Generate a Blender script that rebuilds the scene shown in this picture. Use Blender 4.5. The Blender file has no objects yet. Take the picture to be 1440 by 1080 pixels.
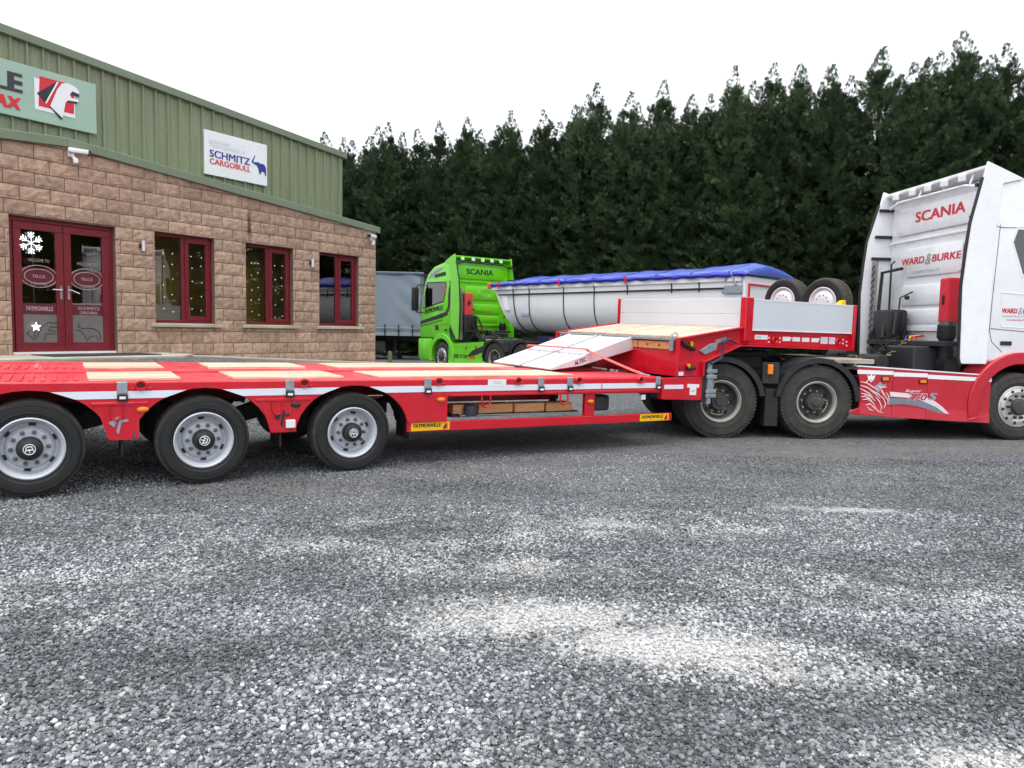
import bpy, bmesh, math, random
import numpy as np
from mathutils import Vector, Matrix, noise
R = math.radians
rnd = random.Random(7)
scene = bpy.context.scene
COL = scene.collection

# ---------------------------------------------------------------- camera, sky, sun, exposure
CAM_H = 1.51
PITCH = math.atan(77.5 / 1040.0)
ROLL = 0.018
cam_data = bpy.data.cameras.new('camera')
cam_data.sensor_width = 36.0
cam_data.lens = 26.0
cam_data.clip_start = 0.05
cam_data.clip_end = 2000
camera = bpy.data.objects.new('camera', cam_data)
COL.objects.link(camera)
fw = Vector((0, math.cos(PITCH), -math.sin(PITCH)))
r0 = Vector((1, 0, 0)); u0 = Vector((0, math.sin(PITCH), math.cos(PITCH)))
rt = r0 * math.cos(ROLL) + u0 * math.sin(ROLL)
up = u0 * math.cos(ROLL) - r0 * math.sin(ROLL)
camera.matrix_world = Matrix(((rt.x, up.x, -fw.x, 0), (rt.y, up.y, -fw.y, 0), (rt.z, up.z, -fw.z, CAM_H), (0, 0, 0, 1)))
scene.camera = camera

SUN_EL, SUN_AZ = R(70), R(195)          # soft sun high behind the camera, veiled by cloud
world = bpy.data.worlds.new('World'); scene.world = world
world.use_nodes = True
wn = world.node_tree; wn.nodes.clear()
sky = wn.nodes.new('ShaderNodeTexSky'); sky.sky_type = 'NISHITA'; sky.sun_disc = False
sky.sun_elevation = SUN_EL; sky.sun_rotation = SUN_AZ
sky.dust_density = 4.0; sky.air_density = 1.0
hs = wn.nodes.new('ShaderNodeHueSaturation'); hs.inputs['Saturation'].default_value = 0.12
sc_ = wn.nodes.new('ShaderNodeMixRGB'); sc_.blend_type = 'MIX'; sc_.inputs[0].default_value = 0.86
sc_.inputs[2].default_value = (9.4, 9.75, 10.3, 1)     # even cloud cover
bg = wn.nodes.new('ShaderNodeBackground'); bg.inputs['Strength'].default_value = 0.105
wo = wn.nodes.new('ShaderNodeOutputWorld')
wn.links.new(sky.outputs[0], hs.inputs['Color']); wn.links.new(hs.outputs[0], sc_.inputs[1])
wn.links.new(sc_.outputs[0], bg.inputs['Color']); wn.links.new(bg.outputs[0], wo.inputs['Surface'])

sd = bpy.data.lights.new('sun', 'SUN'); sd.energy = 1.5; sd.angle = R(45); sd.color = (1, .985, .965)
sun = bpy.data.objects.new('sun', sd); COL.objects.link(sun)
sdir = Vector((math.sin(SUN_AZ) * math.cos(SUN_EL), math.cos(SUN_AZ) * math.cos(SUN_EL), math.sin(SUN_EL)))
sun.rotation_euler = sdir.to_track_quat('Z', 'Y').to_euler()
sun.location = (0, -10, 30)

scene.view_settings.view_transform = 'Standard'
scene.view_settings.look = 'None'
scene.view_settings.gamma = 1
scene.view_settings.use_curve_mapping = False
scene.view_settings.exposure = 0.62
scene.render.engine = 'CYCLES'
scene.cycles.max_bounces = 5
scene.cycles.diffuse_bounces = 3
scene.cycles.glossy_bounces = 3
scene.cycles.transmission_bounces = 3
scene.cycles.transparent_max_bounces = 8
scene.cycles.use_adaptive_sampling = True
scene.cycles.adaptive_threshold = .025
scene.cycles.caustics_reflective = False
scene.cycles.caustics_refractive = False
scene.cycles.use_denoising = True

# ---------------------------------------------------------------- helpers
def tag(o, label, cat=None, group=None, kind=None):
    if label: o['label'] = label
    if cat: o['category'] = cat
    if group: o['group'] = group
    if kind: o['kind'] = kind
    return o

def empty(name, M=None, parent=None):
    o = bpy.data.objects.new(name, None); COL.objects.link(o)
    o.empty_display_size = .2
    if parent: o.parent = parent
    if M is not None:
        if parent: o.matrix_local = M
        else: o.matrix_world = M
    return o

def link(name, me, parent=None):
    o = bpy.data.objects.new(name, me); COL.objects.link(o)
    if parent: o.parent = parent
    return o

class MB:
    def __init__(s): s.v = []; s.f = []
    def add(s, vs, fs):
        b = len(s.v); s.v += [tuple(p) for p in vs]; s.f += [tuple(b + i for i in f) for f in fs]; return s
    def hexa(s, p):
        return s.add(p, [(0,3,2,1),(4,5,6,7),(0,1,5,4),(1,2,6,5),(2,3,7,6),(3,0,4,7)])
    def box(s, x0, x1, y0, y1, z0, z1, M=None):
        p = [(x0,y0,z0),(x1,y0,z0),(x1,y1,z0),(x0,y1,z0),(x0,y0,z1),(x1,y0,z1),(x1,y1,z1),(x0,y1,z1)]
        if M is not None: p = [M @ Vector(q) for q in p]
        return s.hexa(p)
    def prism(s, poly, a0, a1, axis='y'):
        # poly: list of 2D points; axis y -> (x,z), axis x -> (y,z), axis z -> (x,y)
        def P(u, w, a):
            return (u, a, w) if axis == 'y' else ((a, u, w) if axis == 'x' else (u, w, a))
        n = len(poly)
        vs = [P(u, w, a0) for u, w in poly] + [P(u, w, a1) for u, w in poly]
        fs = [tuple(range(n)), tuple(range(2*n-1, n-1, -1))]
        for i in range(n):
            j = (i+1) % n
            fs.append((i, n+i, n+j, j))
        return s.add(vs, fs)
    def tube(s, pts, r, n=8, closed=False):
        pts = [Vector(p) for p in pts]; m = len(pts)
        rr = r if isinstance(r, (list, tuple)) else [r]*m
        vs = []; fs = []; prev = None
        for i, p in enumerate(pts):
            if closed: d = pts[(i+1) % m] - pts[i-1]
            else: d = pts[min(i+1, m-1)] - pts[max(i-1, 0)]
            d.normalize()
            a = prev if prev is not None else (Vector((0,0,1)) if abs(d.z) < .9 else Vector((1,0,0)))
            a = (a - d*a.dot(d)).normalized(); b = d.cross(a); prev = a
            for k in range(n):
                t = 2*math.pi*k/n
                vs.append(p + (a*math.cos(t) + b*math.sin(t))*rr[i])
        for i in range(m if closed else m-1):
            i2 = (i+1) % m
            for k in range(n):
                k2 = (k+1) % n
                fs.append((i*n+k, i*n+k2, i2*n+k2, i2*n+k))
        if not closed:
            fs.append(tuple(range(n-1, -1, -1))); fs.append(tuple((m-1)*n+k for k in range(n)))
        return s.add(vs, fs)
    def lathe(s, prof, c=(0,0,0), n=40, axis='y', caps=True):
        # prof: list of (radius, along)
        vs = []; fs = []
        for r, a in prof:
            for k in range(n):
                t = 2*math.pi*k/n
                u, w = r*math.cos(t), r*math.sin(t)
                p = (u, a, w) if axis == 'y' else ((a, u, w) if axis == 'x' else (u, w, a))
                vs.append((p[0]+c[0], p[1]+c[1], p[2]+c[2]))
        for i in range(len(prof)-1):
            for k in range(n):
                k2 = (k+1) % n
                fs.append((i*n+k, (i+1)*n+k, (i+1)*n+k2, i*n+k2))
        if caps:
            if prof[0][0] > 1e-6: fs.append(tuple(range(n)))
            if prof[-1][0] > 1e-6: fs.append(tuple((len(prof)-1)*n+k for k in range(n-1, -1, -1)))
        return s.add(vs, fs)
    def mesh(s, name, mat, bevel=0, smooth=False, seg=1, fix=True):
        me = bpy.data.meshes.new(name)
        me.from_pydata(s.v, [], s.f)
        if bevel or fix:
            bm = bmesh.new(); bm.from_mesh(me)
            if bevel:
                bm.normal_update()
                es = [e for e in bm.edges if len(e.link_faces) == 2 and e.calc_face_angle(0) > .35]
                bmesh.ops.bevel(bm, geom=es, offset=bevel, offset_type='OFFSET', segments=seg, profile=.5, affect='EDGES', clamp_overlap=True)
            bmesh.ops.recalc_face_normals(bm, faces=bm.faces)
            bm.to_mesh(me); bm.free()
        if smooth:
            me.shade_smooth(); me.set_sharp_from_angle(angle=R(38))
        if mat: me.materials.append(mat)
        return me
    def build(s, name, mat, parent=None, bevel=0, smooth=False, seg=1, fix=True):
        return link(name, s.mesh(name, mat, bevel, smooth, seg, fix), parent)

def copy_tree(o, parent=None):
    c = o.copy(); COL.objects.link(c); c.parent = parent
    for ch in list(o.children): copy_tree(ch, c)
    return c

def frame(ox, oy, oz, yaw, pitch=0, roll=0):
    return Matrix.Translation((ox, oy, oz)) @ Matrix.Rotation(yaw, 4, 'Z') @ Matrix.Rotation(pitch, 4, 'Y') @ Matrix.Rotation(roll, 4, 'X')

# ---------------------------------------------------------------- materials
MATS = {}
def srgb(r, g, b):
    f = lambda c: c/12.92 if c <= .04045 else ((c+.055)/1.055)**2.4
    return (f(r/255), f(g/255), f(b/255), 1)

def mat(name, col, rough=.5, metal=0, var=.12, scale=3.0, dirt=0.0, dirtcol=(.12,.10,.085,1), bump=0.0, bscale=60, coat=0, spec=.5, low=0.0):
    """painted / metal / rubber surface: base colour with slight tonal variation, grime patches and micro relief"""
    if name in MATS: return MATS[name]
    m = bpy.data.materials.new(name); m.use_nodes = True
    nt = m.node_tree; N = nt.nodes; L = nt.links
    b = N['Principled BSDF']
    b.inputs['Roughness'].default_value = rough; b.inputs['Metallic'].default_value = metal
    b.inputs['Coat Weight'].default_value = coat; b.inputs['Coat Roughness'].default_value = .08
    b.inputs['Specular IOR Level'].default_value = spec
    if len(col) == 3: col = (*col, 1)
    tc = N.new('ShaderNodeTexCoord')
    n1 = N.new('ShaderNodeTexNoise'); n1.inputs['Scale'].default_value = scale; n1.inputs['Detail'].default_value = 6
    L.new(tc.outputs['Object'], n1.inputs['Vector'])
    mr = N.new('ShaderNodeMapRange'); mr.inputs[1].default_value = .3; mr.inputs[2].default_value = .7
    mr.inputs[3].default_value = 1-var; mr.inputs[4].default_value = 1+var
    L.new(n1.outputs[0], mr.inputs[0])
    mx = N.new('ShaderNodeMixRGB'); mx.blend_type = 'MULTIPLY'; mx.inputs[0].default_value = 1
    mx.inputs[1].default_value = col; L.new(mr.outputs[0], mx.inputs[2])
    out = mx.outputs[0]
    if dirt > 0:
        n2 = N.new('ShaderNodeTexNoise'); n2.inputs['Scale'].default_value = scale*2.3; n2.inputs['Detail'].default_value = 9; n2.inputs['Roughness'].default_value = .68
        L.new(tc.outputs['Object'], n2.inputs['Vector'])
        m2 = N.new('ShaderNodeMapRange'); m2.inputs[1].default_value = .45; m2.inputs[2].default_value = .75
        m2.inputs[3].default_value = 0; m2.inputs[4].default_value = dirt
        L.new(n2.outputs[0], m2.inputs[0])
        mx2 = N.new('ShaderNodeMixRGB'); mx2.inputs[2].default_value = dirtcol
        L.new(m2.outputs[0], mx2.inputs[0]); L.new(out, mx2.inputs[1]); out = mx2.outputs[0]
        m3 = N.new('ShaderNodeMapRange'); m3.inputs[1].default_value = .35; m3.inputs[2].default_value = .75
        m3.inputs[3].default_value = rough; m3.inputs[4].default_value = min(1, rough+.35)
        L.new(n2.outputs[0], m3.inputs[0]); L.new(m3.outputs[0], b.inputs['Roughness'])
    L.new(out, b.inputs['Base Color'])
    if bump > 0:
        n3 = N.new('ShaderNodeTexNoise'); n3.inputs['Scale'].default_value = bscale; n3.inputs['Detail'].default_value = 5
        L.new(tc.outputs['Object'], n3.inputs['Vector'])
        bp = N.new('ShaderNodeBump'); bp.inputs['Strength'].default_value = bump; bp.inputs['Distance'].default_value = .01
        L.new(n3.outputs[0], bp.inputs['Height']); L.new(bp.outputs[0], b.inputs['Normal'])
    MATS[name] = m
    return m

RED = mat('trailer_red', srgb(204, 0, 34), .28, var=.06, dirt=.10, coat=.5)
DECKR = mat('deck_red_sheen', srgb(214, 44, 58), .42, var=.1, scale=1.5, dirt=.35, dirtcol=(.62,.30,.30,1), coat=.2)  # pinker than the side rails: sky sheen put into the colour, plus pale dust
RED2 = mat('inner_red', srgb(150, 6, 22), .5, var=.1, dirt=.3)
TRED = mat('skirt_red', srgb(190, 16, 42), .33, var=.08, dirt=.2, dirtcol=(.34,.10,.11,1), coat=.3)
WHITE = mat('white_paint', srgb(236, 238, 242), .35, var=.03, dirt=.06, coat=.2)
CABW = mat('cab_white', srgb(240, 242, 246), .26, var=.03, dirt=.20, dirtcol=(.56,.52,.46,1), coat=.5)
ALU = mat('aluminium_board', srgb(214, 220, 228), .45, .15, var=.04, scale=.8, dirt=.08, dirtcol=(.4,.41,.42,1))
RAW = mat('raw_aluminium', srgb(216, 218, 222), .38, .35, var=.08, dirt=.15, dirtcol=(.35,.35,.36,1))
GALV = mat('galvanised_steel', srgb(160, 168, 176), .42, .55, var=.15, scale=14, dirt=.25)
SILV = mat('silver_rim', srgb(204, 208, 216), .36, .2, var=.06, dirt=.18)
DRIM = mat('dusty_rim', srgb(172, 168, 160), .5, .25, var=.12, dirt=.5, dirtcol=(.14,.12,.10,1))
BLACK = mat('black_plastic', (.012,.012,.014), .42, var=.2, dirt=.15)
DARK = mat('dark_chassis', (.02,.02,.022), .6, var=.3, dirt=.5, dirtcol=(.07,.06,.055,1))
TYRE = mat('tyre_rubber', (.011,.0115,.013), .55, var=.25, scale=5, dirt=.22, dirtcol=(.06,.056,.05,1), bump=.15, bscale=90)
TYRED = mat('dusty_tyre', (.036,.034,.032), .8, var=.2, scale=4, dirt=.6, dirtcol=(.10,.09,.08,1), bump=.2, bscale=80)
GREENT = mat('bright_green_paint', srgb(112, 214, 20), .3, var=.05, dirt=.06, coat=.4)
YELL = mat('yellow_plate', srgb(248, 190, 16), .4, var=.03)
AMB = mat('amber_lens', srgb(240, 130, 10), .2, var=.05, coat=.5)
BLUE = mat('logo_blue', srgb(38, 56, 140), .45, var=.03)
INK = mat('black_lettering', (.02,.02,.022), .45, var=.05)
REDINK = mat('red_lettering', srgb(214, 36, 52), .45, var=.05)
GREYINK = mat('grey_lettering', srgb(150, 156, 166), .45, var=.05)
PALEINK = mat('pale_lettering', srgb(206, 210, 226), .5, var=.03)
MAROON = mat('maroon_frame', srgb(112, 12, 28), .35, var=.06, dirt=.08)
TRIM = mat('green_trim', srgb(116, 130, 108), .4, var=.06, scale=1.2, dirt=.15, dirtcol=(.2,.24,.17,1))
SIGNG = mat('sign_green', srgb(160, 186, 172), .4, var=.03)
CONC = mat('concrete', srgb(176, 168, 150), .85, var=.15, scale=2, dirt=.35, dirtcol=(.22,.2,.17,1), bump=.3, bscale=40)
MAT_ = mat('door_mat', (.03,.032,.038), .95, var=.2, bump=.5, bscale=200)
NAVY = mat('navy_chassis', srgb(24, 36, 86), .4, var=.1, dirt=.25)
CURT = mat('grey_curtain', srgb(126, 138, 150), .5, var=.08, scale=.7, dirt=.2, dirtcol=(.2,.23,.26,1))
STRAP = mat('strap_orange', srgb(236, 96, 92), .7, var=.1)
MORTAR = mat('mortar', srgb(112, 92, 80), .95, var=.12, scale=6, bump=.3, bscale=120)
INTW = mat('interior_wall', srgb(232, 196, 96), .8, var=.05)
DUSTY = mat('dusty_tank', srgb(150, 148, 142), .55, .2, var=.1, dirt=.4)

def wood(name, col1, col2, sc=1.0):
    m = bpy.data.materials.new(name); m.use_nodes = True
    nt = m.node_tree; N = nt.nodes; L = nt.links; b = N['Principled BSDF']
    b.inputs['Roughness'].default_value = .7
    tc = N.new('ShaderNodeTexCoord'); oi = N.new('ShaderNodeObjectInfo')
    mp = N.new('ShaderNodeMapping'); mp.inputs['Scale'].default_value = (1.2*sc, 22*sc, 22*sc)
    ad = N.new('ShaderNodeVectorMath'); ad.operation = 'ADD'
    cx = N.new('ShaderNodeCombineXYZ'); mu = N.new('ShaderNodeMath'); mu.operation = 'MULTIPLY'; mu.inputs[1].default_value = 37
    L.new(oi.outputs['Random'], mu.inputs[0]); L.new(mu.outputs[0], cx.inputs[0]); L.new(mu.outputs[0], cx.inputs[1])
    L.new(tc.outputs['Object'], ad.inputs[0]); L.new(cx.outputs[0], ad.inputs[1]); L.new(ad.outputs[0], mp.inputs['Vector'])
    n = N.new('ShaderNodeTexNoise'); n.inputs['Scale'].default_value = 1.6; n.inputs['Detail'].default_value = 7; n.inputs['Distortion'].default_value = .6
    L.new(mp.outputs[0], n.inputs['Vector'])
    cr = N.new('ShaderNodeValToRGB'); cr.color_ramp.elements[0].position = .3; cr.color_ramp.elements[0].color = col1
    cr.color_ramp.elements[1].position = .68; cr.color_ramp.elements[1].color = col2
    L.new(n.outputs[0], cr.inputs[0])
    mr = N.new('ShaderNodeMapRange'); mr.inputs[3].default_value = .82; mr.inputs[4].default_value = 1.12
    L.new(oi.outputs['Random'], mr.inputs[0])
    mx = N.new('ShaderNodeMixRGB'); mx.blend_type = 'MULTIPLY'; mx.inputs[0].default_value = 1
    L.new(cr.outputs[0], mx.inputs[1]); L.new(mr.outputs[0], mx.inputs[2]); L.new(mx.outputs[0], b.inputs['Base Color'])
    bp = N.new('ShaderNodeBump'); bp.inputs['Strength'].default_value = .25; bp.inputs['Distance'].default_value = .005
    L.new(n.outputs[0], bp.inputs['Height']); L.new(bp.outputs[0], b.inputs['Normal'])
    return m
WOOD = wood('pine_deck', srgb(190, 150, 122), srgb(236, 208, 184))
WOOD2 = wood('timber_block', srgb(186, 124, 72), srgb(222, 166, 112))

def stone_mat():
    m = bpy.data.materials.new('split_face_block'); m.use_nodes = True
    nt = m.node_tree; N = nt.nodes; L = nt.links; b = N['Principled BSDF']
    b.inputs['Roughness'].default_value = .92
    tc = N.new('ShaderNodeTexCoord'); oi = N.new('ShaderNodeObjectInfo')
    n = N.new('ShaderNodeTexNoise'); n.inputs['Scale'].default_value = 9; n.inputs['Detail'].default_value = 9; n.inputs['Roughness'].default_value = .65
    L.new(tc.outputs['Object'], n.inputs['Vector'])
    cr = N.new('ShaderNodeValToRGB'); cr.color_ramp.elements[0].position = .32; cr.color_ramp.elements[0].color = srgb(148, 121, 103)
    cr.color_ramp.elements[1].position = .7; cr.color_ramp.elements[1].color = srgb(198, 171, 150)
    L.new(n.outputs[0], cr.inputs[0])
    mr = N.new('ShaderNodeMapRange'); mr.inputs[3].default_value = .84; mr.inputs[4].default_value = 1.12
    L.new(oi.outputs['Random'], mr.inputs[0])
    mx = N.new('ShaderNodeMixRGB'); mx.blend_type = 'MULTIPLY'; mx.inputs[0].default_value = 1
    L.new(cr.outputs[0], mx.inputs[1]); L.new(mr.outputs[0], mx.inputs[2])
    # one sooty smear above the middle window, faint damp marks elsewhere
    mp = N.new('ShaderNodeMapping'); mp.vector_type = 'TEXTURE'; mp.inputs['Location'].default_value = (3.62, 0, 2.52); mp.inputs['Scale'].default_value = (.065, 5, .36)
    L.new(tc.outputs['Object'], mp.inputs[0]); ln = N.new('ShaderNodeVectorMath'); ln.operation = 'LENGTH'; L.new(mp.outputs[0], ln.inputs[0])
    ad = N.new('ShaderNodeMath'); ad.operation = 'ADD'; L.new(ln.outputs['Value'], ad.inputs[0]); L.new(n.outputs[0], ad.inputs[1])
    sm = N.new('ShaderNodeMapRange'); sm.inputs[1].default_value = 1.5; sm.inputs[2].default_value = .9; sm.inputs[3].default_value = 0; sm.inputs[4].default_value = .85; L.new(ad.outputs[0], sm.inputs[0])
    n4 = N.new('ShaderNodeTexNoise'); n4.inputs['Scale'].default_value = .9; n4.inputs['Detail'].default_value = 7; L.new(tc.outputs['Object'], n4.inputs['Vector'])
    dmp = N.new('ShaderNodeMapRange'); dmp.inputs[1].default_value = .5; dmp.inputs[2].default_value = .75; dmp.inputs[4].default_value = .35; L.new(n4.outputs[0], dmp.inputs[0])
    m5 = N.new('ShaderNodeMixRGB'); m5.inputs[2].default_value = srgb(120, 96, 84); L.new(dmp.outputs[0], m5.inputs[0]); L.new(mx.outputs[0], m5.inputs[1])
    m6 = N.new('ShaderNodeMixRGB'); m6.inputs[2].default_value = (.03,.027,.025,1); L.new(sm.outputs[0], m6.inputs[0]); L.new(m5.outputs[0], m6.inputs[1])
    L.new(m6.outputs[0], b.inputs['Base Color'])
    n3 = N.new('ShaderNodeTexNoise'); n3.inputs['Scale'].default_value = 34; n3.inputs['Detail'].default_value = 6
    L.new(tc.outputs['Object'], n3.inputs['Vector'])
    bp = N.new('ShaderNodeBump'); bp.inputs['Strength'].default_value = .8; bp.inputs['Distance'].default_value = .014
    L.new(n3.outputs[0], bp.inputs['Height']); L.new(bp.outputs[0], b.inputs['Normal'])
    return m
STONE = stone_mat()

def glass_mat(name, tint, refl=.10, base_opac=0.0):
    m = bpy.data.materials.new(name); m.use_nodes = True
    nt = m.node_tree; N = nt.nodes; L = nt.links; N.clear()
    o = N.new('ShaderNodeOutputMaterial'); tr = N.new('ShaderNodeBsdfTransparent'); tr.inputs[0].default_value = tint
    gl = N.new('ShaderNodeBsdfGlossy'); gl.inputs['Roughness'].default_value = .01; gl.inputs[0].default_value = (1,1,1,1)
    fr = N.new('ShaderNodeFresnel'); fr.inputs['IOR'].default_value = 1.52
    mr = N.new('ShaderNodeMapRange'); mr.inputs[3].default_value = refl; mr.inputs[4].default_value = 1
    L.new(fr.outputs[0], mr.inputs[0])
    mx = N.new('ShaderNodeMixShader'); L.new(mr.outputs[0], mx.inputs[0]); L.new(tr.outputs[0], mx.inputs[1]); L.new(gl.outputs[0], mx.inputs[2])
    L.new(mx.outputs[0], o.inputs['Surface'])
    return m
GLASS = glass_mat('window_glass', (.86,.88,.86,1), .07)
DGLASS = glass_mat('dark_cab_glass', (.06,.065,.075,1), .07)
FROST = mat('etched_film', srgb(170, 150, 152), .6, var=.05)
FROST2 = mat('frosted_panel', srgb(112, 106, 104), .55, var=.08)

def emis(name, col, s):
    m = bpy.data.materials.new(name); m.use_nodes = True
    b = m.node_tree.nodes['Principled BSDF']; b.inputs['Base Color'].default_value = col
    b.inputs['Emission Color'].default_value = col; b.inputs['Emission Strength'].default_value = s
    return m
BULB = emis('warm_bulb', (1, .86, .6, 1), 2.2)
BULB2 = emis('cool_bulb', (.75, .85, 1, 1), 2.2)
LEDW = emis('led_white', (.93, .95, 1, 1), 1.6)

# ---------------------------------------------------------------- lettering
def text_mesh(s, w, h, shear=0, bold=0, depth=.002, mat_=None):
    cu = bpy.data.curves.new('lettering', 'FONT'); cu.body = s; cu.size = 1; cu.shear = shear
    cu.resolution_u = 3
    ob = bpy.data.objects.new('lettering_tmp', cu); COL.objects.link(ob)
    me = bpy.data.meshes.new_from_object(ob)
    bpy.data.objects.remove(ob); bpy.data.curves.remove(cu)
    me.name = 'lettering'
    n = len(me.vertices); co = np.empty(n*3, 'f'); me.vertices.foreach_get('co', co); co = co.reshape(-1, 3)
    mn = co.min(0); mxx = co.max(0)
    co[:, 0] = (co[:, 0]-mn[0])/(mxx[0]-mn[0])*w; co[:, 1] = (co[:, 1]-mn[1])/(mxx[1]-mn[1])*h; co[:, 2] = 0
    if bold:      # heavier strokes: copies nudged sideways, each a hair above the last
        d = bold*h*1.9; polys = [tuple(p.vertices) for p in me.polygons]; V = []; Fc = []
        for q, (ox, oy) in enumerate(((-d, -d*.5), (d, -d*.5), (-d, d*.5), (d, d*.5), (0, 0))):
            b0 = len(V); V += [(min(max(x+ox, 0), w), min(max(y+oy, 0), h), q*.0003) for x, y, z in co.tolist()]; Fc += [tuple(b0+i for i in p) for p in polys]
        me = bpy.data.meshes.new('lettering'); me.from_pydata(V, [], Fc)
    else: me.vertices.foreach_set('co', co.reshape(-1))
    me.materials.clear()
    if mat_: me.materials.append(mat_)
    me.update()
    return me

AX = {'-y': ((1,0,0),(0,0,1),(0,-1,0)), '+y': ((-1,0,0),(0,0,1),(0,1,0)), '-x': ((0,-1,0),(0,0,1),(-1,0,0)), '+z': ((1,0,0),(0,1,0),(0,0,1))}
def face_matrix(pos, ax, rot=0):
    X, Y, Z = [Vector(a) for a in AX[ax]]
    M = Matrix((( X.x, Y.x, Z.x, pos[0]), (X.y, Y.y, Z.y, pos[1]), (X.z, Y.z, Z.z, pos[2]), (0,0,0,1)))
    return M @ Matrix.Rotation(rot, 4, 'Z')
def text(s, pos, ax, w, h, m, parent, name='lettering', rot=0, shear=0, bold=0):
    o = link(name, text_mesh(s, w, h, shear, bold, mat_=m), parent)
    o.matrix_local = face_matrix(pos, ax, rot); return o
def decal(polys, pos, ax, m, parent, name='emblem', rot=0, th=.004):
    """flat graphic: list of polygons (u,v) laid 2-3 mm proud of the surface"""
    mb = MB()
    for p in polys: mb.prism(p, 0, th, 'z')
    o = mb.build(name, m, parent); o.matrix_local = face_matrix(pos, ax, rot); return o

# ================================================================ SETTING: ground
BYAW = R(56.44)
BO = Vector((-7.398, 12.195, .985))
BM = frame(BO.x, BO.y, BO.z, BYAW)
BMI = BM.inverted()
def sstep(a, b, x):
    t = min(1, max(0, (x-a)/(b-a))); return t*t*(3-2*t)
def ground_z(x, y):
    l = BMI @ Vector((x, y, 0)); s, q = l.x, -l.y
    a = 1 - sstep(1.6, 4.7, q); b = 1 - sstep(.5, 13.5, s); c = sstep(-26, -9, -q*0 - abs(s+4)+0) if s < -12 else 1
    z = .93*a*b*c
    z += .012*noise.noise(Vector((x*.5, y*.5, 1))) * sstep(1.5, 4, y)
    return z

def ground_material():
    m = bpy.data.materials.new('gravel_yard'); m.use_nodes = True
    nt = m.node_tree; N = nt.nodes; L = nt.links; b = N['Principled BSDF']; b.inputs['Roughness'].default_value = .88
    geo = N.new('ShaderNodeNewGeometry')
    v = N.new('ShaderNodeTexVoronoi'); v.inputs['Scale'].default_value = 52; v.inputs['Randomness'].default_value = 1
    L.new(geo.outputs['Position'], v.inputs['Vector'])
    sep = N.new('ShaderNodeSeparateColor'); L.new(v.outputs['Color'], sep.inputs[0])
    cr = N.new('ShaderNodeValToRGB'); e = cr.color_ramp.elements
    e[0].position = 0; e[0].color = (.045,.049,.054,1); e[1].position = 1; e[1].color = (.38,.39,.40,1)
    e.new(.45).color = (.11,.118,.128,1); e.new(.8).color = (.20,.21,.222,1)
    L.new(sep.outputs[0], cr.inputs[0])
    # dark joints between stones
    vd = N.new('ShaderNodeMapRange'); vd.inputs[1].default_value = .25; vd.inputs[2].default_value = .75; vd.inputs[3].default_value = 1; vd.inputs[4].default_value = .35
    L.new(v.outputs['Distance'], vd.inputs[0])
    mj = N.new('ShaderNodeMixRGB'); mj.blend_type = 'MULTIPLY'; mj.inputs[0].default_value = .8
    L.new(cr.outputs[0], mj.inputs[1]); L.new(vd.outputs[0], mj.inputs[2])
    # trodden fine grit in broad patches, brownish along the wheel tracks
    n1 = N.new('ShaderNodeTexNoise'); n1.inputs['Scale'].default_value = .42; n1.inputs['Detail'].default_value = 8; n1.inputs['Roughness'].default_value = .62
    L.new(geo.outputs['Position'], n1.inputs['Vector'])
    mg = N.new('ShaderNodeMapRange'); mg.inputs[1].default_value = .46; mg.inputs[2].default_value = .72; mg.inputs[4].default_value = .75
    L.new(n1.outputs[0], mg.inputs[0])
    gcol = N.new('ShaderNodeMixRGB'); gcol.inputs[2].default_value = (.17,.165,.155,1)
    L.new(mg.outputs[0], gcol.inputs[0]); L.new(mj.outputs[0], gcol.inputs[1])
    trk = dust_nodes(N, L, geo, TRACKS, .25)
    tm = N.new('ShaderNodeMixRGB'); tm.inputs[2].default_value = (.15,.145,.135,1)
    L.new(trk, tm.inputs[0]); L.new(gcol.outputs[0], tm.inputs[1]); gcol = tm
    dust = dust_nodes(N, L, geo)
    dm = N.new('ShaderNodeMixRGB'); dm.inputs[2].default_value = (.60,.59,.57,1)
    L.new(dust, dm.inputs[0]); L.new(gcol.outputs[0], dm.inputs[1])
    L.new(dm.outputs[0], b.inputs['Base Color'])
    bp = N.new('ShaderNodeBump'); bp.inputs['Strength'].default_value = .8; bp.inputs['Distance'].default_value = .018; bp.invert = True
    L.new(v.outputs['Distance'], bp.inputs['Height']); L.new(bp.outputs[0], b.inputs['Normal'])
    return m

# pale limestone fines lying on the yard: (x, y, half length, half width, turn, amount)
DUST = [(.15,3.75,.72,.30,.1,1.0),(.85,3.45,.85,.25,-.12,1.0),(1.35,3.2,.45,.18,0,.7),(-.35,3.95,.4,.2,.3,.6),(.2,4.6,1.1,.3,.1,.45),(-1.2,5.0,1.0,.22,.15,.5),(2.1,4.3,1.2,.3,-.1,.45),(-2.6,4.2,1.1,.25,.3,.3),
        (2.95,6.3,.6,.10,-.06,.75),(1.75,2.45,.45,.2,-.2,.95),(.9,5.6,1.6,.35,.05,.4),(-3.2,3.3,1.0,.4,.4,.25),(-2.3,2.6,.6,.3,.2,.25),(.2,2.35,.35,.2,0,.4)]
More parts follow.
